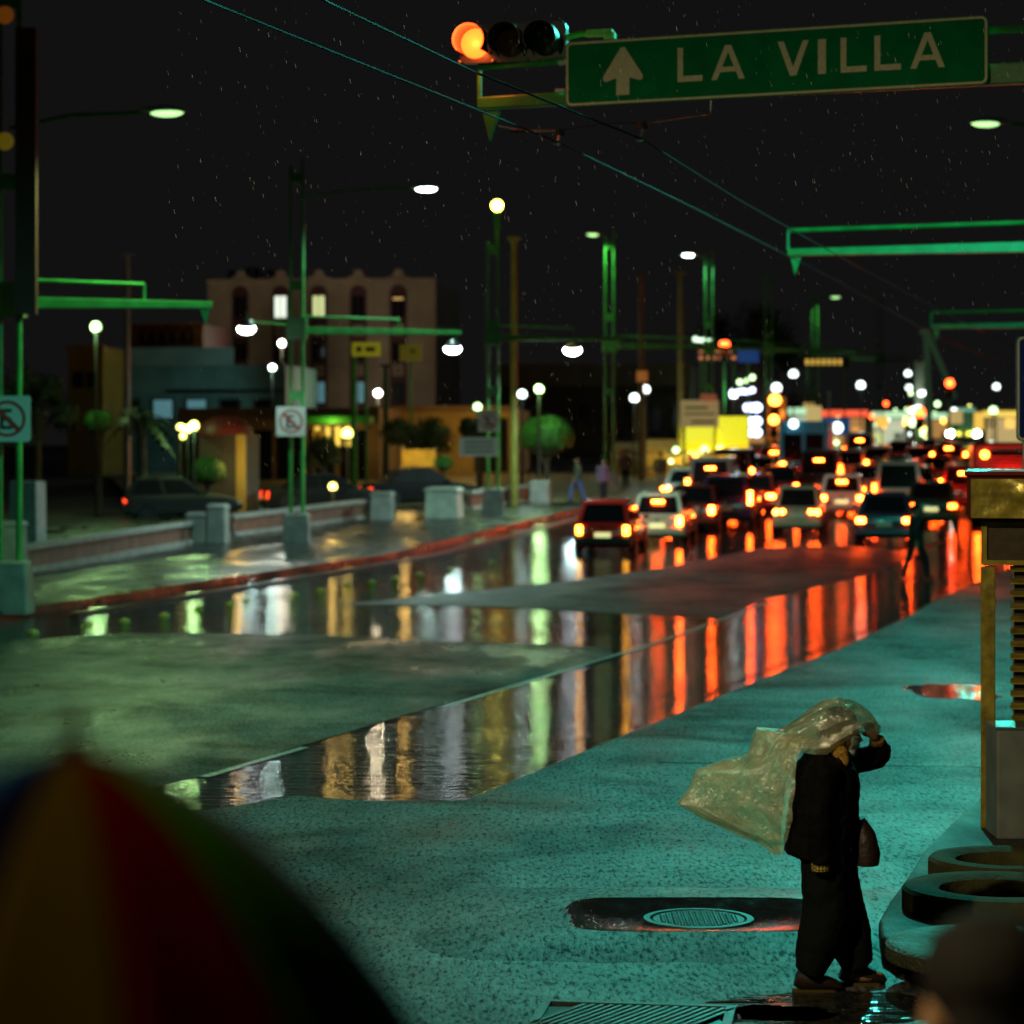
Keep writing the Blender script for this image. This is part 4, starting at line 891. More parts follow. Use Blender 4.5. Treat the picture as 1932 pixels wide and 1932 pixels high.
for k, (x0, x1, ym, n, lab) in enumerate(((1566, 1640, 842, 9, 'scatter of bulbs over the teal far shop'), (1640, 1712, 850, 10, 'scatter of bulbs before the low grey far shop'), (1716, 1790, 872, 9, 'scatter of bulbs at the foot of the white-lit column'), (1770, 1835, 800, 7, 'loose bulbs above the oncoming bus'), (1846, 1925, 845, 9, 'scatter of bulbs between the bus and the kiosk'), (1560, 1700, 885, 10, 'low scatter of bulbs just above the far car roofs'), (1420, 1560, 868, 12, 'scatter of bulbs along the stalls behind the blue truck'), (1230, 1420, 858, 10, 'faint bulbs under the stall awnings'), (1580, 1740, 795, 12, 'upper scatter of bulbs between the cream square signs'), (1760, 1925, 880, 14, 'bright scatter of bulbs low at the right end of the street'), (1660, 1800, 770, 9, 'loose bulbs around the red signals'))):
    d = 190+6*k if k != 7 else 119; o0 = P((x0+x1)/2, ym, d); t = thing('light_string', lab, 'lights', o0, 0, 'scattered shop lights far down the street')
    ps = sorted([(rng.uniform(x0, x1), ym+rng.gauss(0, 13)) for _ in range(n)])
    for x, y in ps: MB().ball(P(x, y, d)-o0, rng.uniform(.09, .22), 8).build('bulb', rng.choice(COLN)[1], t, True)
    MB().tube([P(x, y, d+.15)-o0 for x, y in ps], .02, 4).build('cable', dark, t)

# ------------------------------------------------------------------ vehicles
tail_on = glow('tail_on', (1, .05, .004), 90); brake_on = glow('brake_on', (1, .07, .005), 170); tail_dim = glow('tail_dim', (1, .05, .01), 3); amber_on = glow('amber_on', (1, .42, .03), 14); plate_lit = glow('plate_lit', (.9, .85, .35), .9); plate_dim = mat('plate_dim', (.5, .48, .3), .5); head_on = glow('head_on', (1, .97, .8), 60)
tyre0 = MB().lathe([(.16, -.10), (.20, -.105), (.28, -.10), (.31, -.06), (.315, 0), (.31, .06), (.28, .10), (.20, .105), (.16, .10)], n=20, axis='x')
hub0 = MB().lathe([(0, .075), (.05, .085), (.15, .07), (.19, .095)], n=16, axis='x')
MESH = {}
SPEC = {  # length, width, height, belt, (rear window base y, roof rear y, roof front y, screen base y), boot height, bonnet height, clearance
 'hatch': (3.9, 1.66, 1.48, .88, (.02, .42, 2.0, 2.75), .88, .82, .20),
 'sedan': (4.4, 1.72, 1.44, .90, (.62, 1.25, 2.45, 3.2), .93, .84, .19),
 'beetle': (4.1, 1.56, 1.50, .86, (.45, 1.05, 2.2, 2.75), .84, .80, .22),
 'suv': (4.4, 1.80, 1.70, 1.00, (.03, .28, 2.3, 3.05), 1.0, .98, .25),
 'van': (4.6, 1.82, 2.02, 1.05, (.02, .14, 3.2, 3.9), 1.05, 1.0, .25),
}
def body_mesh(kind):
    if kind in MESH: return MESH[kind]
    L_, W, Hh, belt, (rb, rr, rf, sb), boot, bon, cl = SPEC[kind]; hw = W/2
    st = [(0, cl+.16, boot-.16, .86), (.05, cl+.06, boot-.05, .94), (.22, cl, boot-.01, .985), (rb+.2, cl, max(boot, belt-.02), 1), (sb-.3, cl, belt, 1), (sb+.15, cl, bon+.02, .99), (L_-.5, cl, bon-.06, .97), (L_-.12, cl+.03, bon-.18, .92), (L_, cl+.14, bon-.30, .82)]
    b = MB(); n = 14; vs = []
    for y, z0, z1, kx in st:
        w_ = hw*kx; zm = z0+(z1-z0)*.55
        half = [(0, z0), (w_*.80, z0), (w_*.95, z0+.06), (w_, zm), (w_*.97, z1-.10), (w_*.88, z1-.02), (w_*.5, z1+.012), (0, z1+.02)]
        ring_ = [(x, y, z) for x, z in half]+[(-x, y, z) for x, z in reversed(half[1:-1])]
        vs += ring_
    m = len(ring_); fs = []
    for i in range(len(st)-1):
        for k in range(m): fs.append((i*m+k, i*m+(k+1) % m, (i+1)*m+(k+1) % m, (i+1)*m+k))
    fs += [tuple(range(m)), tuple((len(st)-1)*m+k for k in range(m))]
    b.add(vs, fs)
    # cabin
    wb, wr = hw*.90, hw*.74; zr = Hh
    low = [(-wb, rb), (wb, rb), (wb, sb), (-wb, sb)]; hi = [(-wr, rr), (wr, rr), (wr, rf), (-wr, rf)]
    mid = [(l[0]*.4+h_[0]*.6+.0, l[1]*.35+h_[1]*.65) for l, h_ in zip(low, hi)]
    cab = [(x, y, belt-.04) for x, y in low]+[(x, y, zr-.06) for x, y in hi]+[(x*.88, y+(.10 if y < 1.5 else -.12), zr) for x, y in hi]
    cf = [(i, (i+1) % 4, (i+1) % 4+4, i+4) for i in range(4)]+[(i+4, (i+1) % 4+4, (i+1) % 4+8, i+8) for i in range(4)]+[(8, 9, 10, 11)]
    b.add(cab, cf)
    def pane(i, a0=.09, a1=.91, z0=.12, z1=.94, o=.012):
        A, B2, C2, D2 = [Vector(cab[q_]) for q_ in cf[i]]
        f = lambda u, v: (A.lerp(B2, u)).lerp(D2.lerp(C2, u), v)
        nr = (B2-A).cross(D2-A).normalized()
        if nr.dot((A+C2)/2-Vector((0, (rb+sb)/2, 1))) < 0: nr = -nr
        q4 = [f(a0, z0)+nr*o, f(a1, z0)+nr*o, f(a1, z1)+nr*o, f(a0, z1)+nr*o]
        return MB().add(q4+[p-nr*.03 for p in q4], [(0, 1, 2, 3), (0, 4, 5, 1), (1, 5, 6, 2), (2, 6, 7, 3), (3, 7, 4, 0)])
    panes = {'rear_window': [pane(0)], 'windscreen': [pane(2)], 'side_window': [pane(1, .05, .47), pane(1, .52, .94), pane(3, .06, .48), pane(3, .53, .95)]}
    arch = []
    for s in (-1, 1):
        for y in (.75, L_-.78): arch.append(MB().lathe([(.36, s*hw*.90-.02), (.36, s*(hw+.006)), (.0, s*(hw+.006))], (0, y, .33), 18, 'x'))
    bump = MB(); bump.box((0, -.02, cl+.20), (W*.93, .12, .20)); bump2 = MB().box((0, L_+.0, cl+.2), (W*.88, .12, .2))
    MESH[kind] = (b, panes, arch, bump, bump2); return MESH[kind]
CARS = []
def car(px, d, kind, colr, label, tail='tail', metal=.0, plate_on=False, rz=-9.5, lat=None, dark_low=False, group='vehicles queuing on the wet street', third=False):
    L_, W, Hh, belt, (rb, rr, rf, sb), boot, bon, cl = SPEC[kind]; hw = W/2
    t = thing('car', label, 'car', (X(px, d), d, zg(d)), R(rz), group)
    if d > 66: t.rotation_euler[0] = math.atan(SL) if d > D0 else 0
    b, panes, arch, bump, bump2 = body_mesh(kind)
    dull = tail == 'dim'; paint = mat('paint_%.3f_%.3f_%.3f_%d' % (*colr, dull), colr, .75 if dull else .22, metal, coat=0 if dull else .6, spec=.15 if dull else .5)
    rl = random.Random(int(px)); lw, lh = rl.choice(((.30, .15), (.24, .19), (.34, .12), (.17, .26), (.26, .14)))
    bo = b.build('body', paint, t, True); bevel(bo, .025, 2)
    for q_ in arch: q_.build('wheel_arch', dark, t)
    bevel(bump.build('rear_bumper', dark if dark_low else paint, t), .03); bevel(bump2.build('front_bumper', paint, t), .03)
    for nm, ps in panes.items():
        for p in ps: p.build(nm, mat('dull_glass', (.006, .007, .008), .6, spec=.15) if dull else glass, t)
    for s in (-1, 1):
        for y in (.75, L_-.78):
            wh = tyre0.build('wheel', rubber, t, True, (s*(hw-.08), y, .315)); hb = hub0.build('hub_cap', chrome, wh, True); hb.scale = (s, 1, 1)
        mt = {'tail': tail_on, 'brake': brake_on, 'dim': tail_dim, 'amber': amber_on}[tail]
        if kind == 'beetle':
            for q_ in (0, .19): MB().ball((s*(hw*.80-q_), -.015+.06, belt-.12), (.085, .05, .085), 12).build('tail_light', mt, t, True)
        elif kind in ('van', 'suv'):
            bevel(MB().box((s*(hw*.89), .03, belt+.0), (.13, .10, .42)).build('tail_light', mt, t), .02)
        else:
            bevel(MB().box((s*(hw*.78), .012, belt-.19), (lw, .09, lh)).build('tail_light', mt, t), .03)
            MB().box((s*(hw*.60), -.005+.01, belt-.19), (.10, .06, .11)).build('reversing_lens', mat('clear_lens', (.5, .5, .48), .2), t)
        mr_ = MB().box((s*(hw+.08), sb-.25, belt+.06), (.16, .08, .12)); bevel(mr_.build('mirror', paint, t), .03)
        bevel(MB().box((s*hw*.70, L_-.09, bon-.30), (.32, .16, .13)).build('headlight', mat('clear_lens', (.5, .5, .48), .2), t), .03)
    pz_ = cl+.42 if kind != 'hatch' else cl+.36
    MB().box((0, -.012, pz_), (.44, .05, .14)).build('number_plate', plate_lit if plate_on else plate_dim, t)
    MB().lathe([(0, -.02), (.05, -.02), (.055, .02)], (0, .02, belt-.15), 12, 'y').build('badge', chrome, t)
    if third: MB().box((0, rr*.55+rb*.45-.03, belt+(Hh-belt)*.62 if kind != 'sedan' else belt+.08), (.34, .05, .06)).build('brake_strip', brake_on, t)
    MB().tube([(-hw*.5, -.03, cl+.02), (-hw*.5, .2, cl+.02)], .03, 8).build('exhaust_pipe', steel, t)
    return t
car(1137, 71, 'hatch', (.70, .02, .014), 'red hatchback, frontmost of the queue, rear lights glowing amber', 'amber', plate_on=True, dark_low=True)
car(1240, 75.5, 'hatch', (.55, .55, .38), 'cream hatchback right behind the red hatchback with a bright high brake light', 'brake', plate_on=True, third=True)
car(1302, 81.5, 'sedan', (.10, .02, .015), 'dark red sedan to the right of the cream hatchback', 'brake')
car(1368, 83.5, 'suv', (.03, .015, .05), 'dark violet tall car left of the old beige taxi', 'brake')
car(1503, 79.5, 'beetle', (.36, .30, .18), 'old beige sedan with twin round tail lights in the middle of the street', 'brake', plate_on=False)
car(1668, 75.5, 'sedan', (.03, .035, .06), 'dark blue grey sedan with two small red lights, right of the beige one', 'brake')
car(1588, 90, 'hatch', (.60, .60, .50), 'white hatchback between the beige and the dark blue sedan', 'brake', third=True, plate_on=True)
car(1695, 88, 'van', (.55, .55, .40), 'cream van with pale rear behind the dark blue sedan', 'tail', plate_on=True)
car(1757, 84, 'sedan', (.02, .06, .03), 'dark green sedan behind the crossing pedestrian', 'tail', plate_on=True)
car(1340, 92, 'van', (.10, .11, .10), 'grey van behind the dark violet car', 'brake', third=True)
car(1418, 91, 'sedan', (.22, .02, .015), 'red sedan behind the gap left of the beige sedan', 'brake')
car(1290, 97, 'sedan', (.4, .42, .38), 'silver sedan far back on the left of the queue', 'brake')
car(1380, 103, 'van', (.06, .02, .02), 'maroon van deep in the left lane of the queue', 'brake', third=True)
car(1470, 99, 'hatch', (.16, .02, .02), 'maroon hatchback in front of the blue truck', 'brake')
car(1545, 101, 'van', (.05, .015, .02), 'dark wine van in front of the blue truck, right', 'tail', third=True)
car(1640, 101, 'sedan', (.3, .3, .28), 'grey sedan left of the cream van, farther back', 'brake', third=True)
car(1730, 99, 'hatch', (.28, .02, .02), 'red hatchback beyond the dark green sedan', 'brake')
car(1818, 93, 'suv', (.30, .03, .02), 'red tall car left of the kiosk edge with orange light', 'brake', third=True)
car(1430, 112, 'sedan', (.3, .3, .3), 'silver sedan left of the blue truck, far row', 'brake')
car(1600, 114, 'suv', (.4, .4, .36), 'pale tall car right of the blue truck, far row', 'brake')
car(1690, 113, 'sedan', (.1, .1, .1), 'black sedan in the far row ahead of the cream van', 'brake', third=True)
car(1770, 112, 'sedan', (.35, .04, .02), 'red sedan in the far row near the oncoming bus', 'brake')
car(1845, 110, 'hatch', (.4, .1, .03), 'orange hatchback in the far row just left of the kiosk top', 'brake')
car(1510, 124, 'sedan', (.2, .2, .2), 'dull grey sedan almost hidden in front of the far shops', 'brake'); car(1655, 127, 'hatch', (.3, .3, .3), 'small grey hatchback lost among the farthest tail lights', 'brake'); car(1735, 128, 'sedan', (.3, .02, .02), 'farthest red sedan among the tail lights', 'brake')
for q_, (x, d, k_, c_, lab) in enumerate(((1460, 119, 'suv', (.2, .05, .04), 'rust coloured tall car tucked behind the blue truck, left'), (1572, 121, 'sedan', (.3, .28, .2), 'tan sedan just right of the blue truck'), (1622, 133, 'van', (.3, .3, .28), 'pale van in the most distant row, left of the lit column'), (1700, 138, 'hatch', (.2, .02, .02), 'dark red hatchback in the most distant row'), (1790, 126, 'suv', (.1, .1, .11), 'charcoal tall car near the oncoming bus'), (1760, 145, 'sedan', (.3, .3, .3), 'tiny silver sedan under the oncoming bus lights'), (1815, 102, 'hatch', (.5, .45, .1), 'yellow hatchback wedged left of the kiosk top'), (1870, 98, 'sedan', (.25, .03, .02), 'red sedan partly hidden by the kiosk canopy'))): car(x, d, k_, c_, lab, 'brake', third=(q_ % 2 == 0))
# parked cars behind the wall
car(235, 88, 'hatch', (.05, .05, .047), 'dim grey hatchback parked behind the left wall under the palm', 'dim', rz=-80, group='cars parked behind the wall'); car(690, 97, 'sedan', (.012, .012, .014), 'black sedan parked behind the wall right of the garden light', 'dim', rz=-70, group='cars parked behind the wall'); car(500, 92, 'sedan', (.02, .02, .02), 'dark sedan parked behind the no parking sign pole', 'dim', rz=-75, group='cars parked behind the wall')
# blue truck, red bus, oncoming green bus
def big_vehicle(name, cat, label, px, d, W, Hh, L_, m, rear_fn, rz=-9.5):
    t = thing(name, label, cat, (X(px, d), d, zg(d)), R(rz)); 
    o = MB().box((0, L_/2, Hh/2+.25), (W, L_, Hh-.45)).build('body', m, t); bevel(o, .12, 3)
    for s in (-1, 1):
        for y in (.9, L_-1.0):
            wh = MB().lathe([(.25, -.13), (.42, -.13), (.46, -.08), (.46, .08), (.42, .13), (.25, .13)], (0, 0, 0), 20, 'x').build('wheel', rubber, t, True, (s*(W/2-.12), y, .46)); MB().lathe([(0, .1), (.24, .12)], n=12, axis='x').build('hub_cap', steel, wh)
    rear_fn(t, W, Hh, L_); return t
def blue_rear(t, W, Hh, L_):
    f = MB().box((W*.22, -.012, Hh*.66), (W*.36, .04, Hh*.30)).build('rear_window', glass, t); MB().box((-W*.22, -.012, Hh*.60), (W*.36, .04, Hh*.42)).build('rear_window', glass, t)
    for s in (-1, 1): MB().box((s*W*.42, -.02, .9), (.2, .06, .32)).build('tail_light', brake_on, t)
    MB().ball((-W*.2, -.1, Hh-.1), .2, 10).build('work_lamp', gl_w, t, True); MB().box((0, -.03, .55), (W*.95, .1, .22)).build('rear_bumper', dark, t)
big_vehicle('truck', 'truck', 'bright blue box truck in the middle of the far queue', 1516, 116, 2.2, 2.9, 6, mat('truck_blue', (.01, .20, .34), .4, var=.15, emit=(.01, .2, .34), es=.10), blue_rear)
def red_rear(t, W, Hh, L_):
    for k in range(12): MB().box((0, -.03, 1.15+k*.105), (W*.88, .05, .05)).build('louvre', mat('red_louvre', (.45, .02, .012), .3), t)
    for s in (-1, 1):
        MB().box((s*W*.40, -.03, .95), (.34, .06, .3)).build('tail_light', brake_on, t); MB().ball((s*W*.33, -.05, Hh-.38), .13, 10).build('marker_lamp', amber_on, t, True)
    MB().box((0, -.02, Hh-.45), (W*.5, .05, .35)).build('rear_window', glass, t); MB().box((0, -.05, .55), (W, .1, .3)).build('rear_bumper', dark, t)
    lamp(t, (0, -.6, 1.4), (1, .06, .01), 120)
big_vehicle('bus', 'bus', 'red bus with louvred back just above the kiosk roof', 1905, 84, 2.4, 2.75, 8, mat('bus_red', (.40, .02, .012), .3, coat=.5), red_rear)
def green_front(t, W, Hh, L_):
    MB().box((0, -.02, Hh*.62), (W*.9, .05, Hh*.38)).build('windscreen', mat('bus_glass', (.02, .06, .03), .1, emit=(.2, .5, .2), es=.12), t)
    MB().box((0, -.03, Hh-.28), (W*.7, .05, .28)).build('destination_board', glow('dest', (.3, .8, .6), .4), t)
    for s in (-1, 1):
        MB().ball((s*W*.42, -.06, .85), .26, 12).build('headlight', head_on, t, True); MB().box((s*W*.20, -.04, .85), (.62, .06, .34)).build('fog_light', glow('fog_yel', (1, .85, .1), 1.6), t)
    MB().box((0, -.05, .45), (W, .1, .3)).build('front_bumper', dark, t)
big_vehicle('bus', 'bus', 'oncoming green bus with bright headlights at the end of the street', 1818, 205, 2.5, 3.0, 10, mat('bus_green', (.05, .22, .06), .4, coat=.3), green_front)

# ------------------------------------------------------------------ people
skin = mat('skin', (.24, .12, .06), .5, var=.1, vscale=10); hairm = mat('black_hair', (.008, .006, .005), .8, bump=.5, bscale=60, spec=.12)
def remesh(o, vox, it=3):
    r = o.modifiers.new('remesh', 'REMESH'); r.mode = 'VOXEL'; r.voxel_size = vox; r.use_smooth_shade = True
    s = o.modifiers.new('smooth', 'SMOOTH'); s.factor = .5; s.iterations = it; return o
fold_t = bpy.data.textures.new('folds', 'CLOUDS'); fold_t.noise_scale = .09; fold_t.noise_depth = 3
def folds(o, st):
    d = o.modifiers.new('folds', 'DISPLACE'); d.texture = fold_t; d.strength = st; d.mid_level = .5; d.texture_coords = 'LOCAL'; return o
def head_shape(b, c, yaw, pitch=0, s=1.0):
    """skull, jaw, nose, brow, ears and neck root, looking along +x after yaw/pitch"""
    M = Matrix.Rotation(yaw, 3, 'Z') @ Matrix.Rotation(pitch, 3, 'Y'); c = Vector(c); T = lambda v: c+M @ (Vector(v)*s)
    b.ball(T((-.012, 0, .03)), (.098*s, .076*s, .092*s), 16, rot=M); b.ball(T((.028, 0, -.045)), (.062*s, .055*s, .075*s), 14, rot=M)
    b.tube([T((.088, 0, .012)), T((.112, 0, -.022)), T((.092, 0, -.034))], [.008*s, .016*s, .010*s], 8)
    b.ball(T((.078, 0, -.068)), (.018*s, .028*s, .010*s), 8, rot=M); b.ball(T((.074, 0, -.10)), (.022*s, .024*s, .02*s), 8, rot=M); b.ball(T((.080, 0, .024)), (.014*s, .052*s, .010*s), 8, rot=M)
    for q_ in (-1, 1): b.ball(T((-.005, q_*.078, -.012)), (.020*s, .010*s, .032*s), 8, rot=M)
    return T, M
def hand(b, wrist, d, side, curl=.5, s=1.0, grip=False):
    """palm plus five unequal bent fingers; d = direction of the hand, side = thumb side"""
    d = Vector(d).normalized(); sd = (Vector(side)-d*Vector(side).dot(d)).normalized(); nm = d.cross(sd); w0 = Vector(wrist); k = s
    b.tube([w0, w0+d*.045*k, w0+d*.09*k], [(.022*k, .018*k), (.040*k, .018*k), (.042*k, .014*k)], 10, up=sd)
    for i, L_ in enumerate((.072, .08, .074, .058)):
        base = w0+d*.085*k+sd*(.030-.020*i)*k; a1, a2, a3 = curl*.6, curl*1.35, curl*2.0
        p1 = base+(d*math.cos(a1)+nm*math.sin(a1))*L_*.45*k; p2 = p1+(d*math.cos(a2)+nm*math.sin(a2))*L_*.32*k; p3 = p2+(d*math.cos(a3)+nm*math.sin(a3))*L_*.27*k
        b.tube([base, p1, p2, p3], [.0095*k, .009*k, .0082*k, .0065*k], 8)
    base = w0+d*.030*k+sd*.026*k; p1 = base+(d*.6+sd*.7+nm*.3).normalized()*.035*k; p2 = p1+(d*.9+sd*.2+nm*.4).normalized()*.03*k
    b.tube([base, p1, p2], [.013*k, .011*k, .008*k], 8)
# --- the woman with the plastic sheet, origin at her feet, +x is where she walks
dw = 14.53; W0 = Vector((X(1585, dw), dw, .004))
wo = thing('person', 'person in a black coat and wide dark trousers shielding the face, walking right', 'person', W0)
b = MB()
T, M = head_shape(b, (.012, -.02, 1.435), 0, R(14))
b.tube([(-.05, -.01, 1.28), (-.03, -.02, 1.36), (-.005, -.02, 1.40)], [.062, .052, .055], 12)
b.tube([(-.10, 0, .72), (-.11, 0, .9), (-.10, 0, 1.08), (-.08, 0, 1.24), (-.055, 0, 1.31)], [(.13, .17), (.12, .15), (.125, .17), (.10, .18), (.05, .08)], 16, up=(1, 0, 0))
for s, xk, xa in ((-1, -.115, -.17), (1, .06, .11)):   # near leg behind, far leg forward
    b.tube([(-.08, s*.085, .76), (xk*.7, s*.09, .44), (xa, s*.09, .09)], [.085, .06, .042], 12); b.ball((xa+.05, s*.09, .05), (.11, .04, .035), 10)
b.tube([(-.09, -.20, 1.25), (-.135, -.235, 1.0), (-.135, -.225, .77)], [.05, .042, .03], 10); hand(b, (-.135, -.20, .79), (.3, 1, -.1), (0, 0, 1), .6)
b.tube([(-.03, .18, 1.25), (.24, .16, 1.275), (.205, .06, 1.375)], [.052, .045, .03], 10); hand(b, (.203, .055, 1.385), (-.35, -.25, 1), (-.9, .2, .1), .85)
remesh(b.build('body', skin, wo, True), .0075, 2)
blackc = mat('black_coat', (.004, .0035, .004), .7, bump=.3, bscale=90, spec=.05); trou = mat('dark_trousers', (.0045, .0065, .006), .9, bump=.3, bscale=50, spec=.08)
b = MB()
b.tube([(-.135, 0, .735), (-.125, 0, .80), (-.10, 0, .95), (-.085, 0, 1.10), (-.078, 0, 1.22), (-.07, 0, 1.31), (-.06, 0, 1.36)], [(.185, .235), (.185, .232), (.195, .222), (.195, .225), (.185, .222), (.125, .155), (.07, .075)], 20, up=(1, 0, 0))
b.tube([(-.11, -.21, 1.27), (-.15, -.26, 1.02), (-.137, -.245, .74)], [.085, .072, .062], 12)
b.tube([(-.02, .17, 1.24), (.12, .18, 1.255), (.235, .155, 1.275), (.245, .12, 1.32), (.213, .075, 1.375)], [.085, .078, .072, .062, .05], 14)
coat = folds(remesh(b.build('coat', blackc, wo, True), .010, 4), .035)
b = MB()
b.tube([(-.09, -.07, .78), (-.10, -.09, .60), (-.09, -.09, .42), (-.145, -.09, .25), (-.185, -.09, .105)], [(.13, .14), (.125, .125), (.13, .13), (.115, .135), (.075, .12)], 16, up=(1, 0, 0))
b.tube([(-.03, .07, .78), (-.02, .09, .60), (.01, .10, .42), (.065, .10, .25), (.115, .10, .105)], [(.13, .14), (.135, .125), (.145, .13), (.13, .13), (.092, .12)], 16, up=(1, 0, 0))
folds(remesh(b.build('trousers', trou, wo, True), .010, 4), .03)
shoe = mat('brown_shoe', (.014, .007, .004), .5); sole = mat('yellow_sole', (.07, .045, .01), .8, spec=.1)
for y, x in ((-.09, -.165), (.10, .11)):
    sh = MB(); sh.tube([(x-.09, y, .082), (x-.05, y, .068), (x+.05, y, .058), (x+.13, y, .038), (x+.160, y, .028)], [(.05, .042), (.06, .046), (.045, .05), (.03, .046), (.012, .03)], 12, up=(0, 0, 1))
    so = sh.build('shoe', shoe, wo, True); sp_ = [(x-.112, y-.02), (x-.09, y-.034), (x+.05, y-.042), (x+.12, y-.034), (x+.158, y), (x+.12, y+.034), (x+.05, y+.042), (x-.09, y+.034), (x-.112, y+.02)]
    MB().prism([(a, c, .0) for a, c in sp_], (0, 0, .016)).build('sole', sole, so)
b = MB(); b.ball(T((-.03, 0, .045)), (.105, .088, .095), 16, rot=M); b.tube([T((-.075, 0, .03)), T((-.09, 0, -.06)), (-.085, -.02, 1.30)], [(.06, .08), (.05, .075), (.03, .06)], 12, up=(1, 0, 0)); remesh(b.build('hair', hairm, wo, True), .012, 2)
fur = mat('amber_scarf', (.34, .17, .02), .8, var=.5, vscale=60, bump=.8, bscale=110)
b = MB(); b.ball((-.045, -.085, 1.365), (.062, .06, .055), 14); b.ball((-.015, -.105, 1.325), (.05, .05, .05), 14); b.ball((.005, -.12, 1.285), (.035, .04, .04), 12); b.tube([(-.075, -.06, 1.36), (-.10, 0, 1.36), (-.06, .07, 1.36)], [.03, .035, .03], 10); remesh(b.build('scarf', fur, wo, True), .008, 2)
mk = MB(); vs = []; NX, NZ = 10, 8
for j in range(NZ+1):
    for i in range(NX+1):
        a = (i/NX-.5)*2.3; zz = -.115+.115*j/NZ; rr_ = .088-.02*abs(j/NZ-.55)+.004*math.sin(j*1.7)
        vs.append(T((rr_*math.cos(a)*1.08+.012, rr_*math.sin(a)*.72, zz)))
mk.add(vs, [(j*(NX+1)+i, j*(NX+1)+i+1, (j+1)*(NX+1)+i+1, (j+1)*(NX+1)+i) for j in range(NZ) for i in range(NX)])
m_ = mk.build('face_mask', mat('pale_mask', (.48, .55, .54), .7), wo, True); sd_ = m_.modifiers.new('th', 'SOLIDIFY'); sd_.thickness = .003
def pattern_mat():
    m = bpy.data.materials.new('woven_cuff'); m.use_nodes = True; n = m.node_tree; b_ = n.nodes['Principled BSDF']; tc = n.nodes.new('ShaderNodeTexCoord'); mp = n.nodes.new('ShaderNodeMapping')
    mp.inputs['Rotation'].default_value = (0, R(45), 0); ch = n.nodes.new('ShaderNodeTexChecker'); ch.inputs['Scale'].default_value = 75; ch.inputs[1].default_value = (.42, .30, .05, 1); ch.inputs[2].default_value = (.04, .025, .008, 1)
    n.links.new(tc.outputs['Object'], mp.inputs[0]); n.links.new(mp.outputs[0], ch.inputs[0]); n.links.new(ch.outputs[0], b_.inputs['Base Color']); b_.inputs['Roughness'].default_value = .8; return m
cuffm = pattern_mat()
MB().tube([(-.138, -.245, .762), (-.137, -.244, .70)], [(.052, .050), (.050, .048)], 20, up=(1, 0, 0)).build('cuff', cuffm, wo, True)
MB().tube([(.222, .082, 1.36), (.214, .068, 1.382)], .045, 16).build('cuff', fur, wo, True)
hbg = thing('handbag', 'dark brown handbag hanging at the front of the black coat', 'bag', W0+Vector((.135, .02, .69)))
bb_ = MB(); bb_.tube([(.01, 0, 0), (.01, 0, .06), (0, 0, .17), (-.03, 0, .255)], [(.075, .09), (.085, .10), (.065, .09), (.035, .06)], 16, up=(1, 0, 0)); bb_.build('pouch', mat('brown_leather', (.022, .010, .008), .5, bump=.4, bscale=30), hbg, True)
MB().tube([(-.03, -.03, .25), (-.10, -.12, .45), (-.17, -.20, .62)], .008, 6).build('strap', mat('brown_leather', (.022, .010, .008)), hbg)
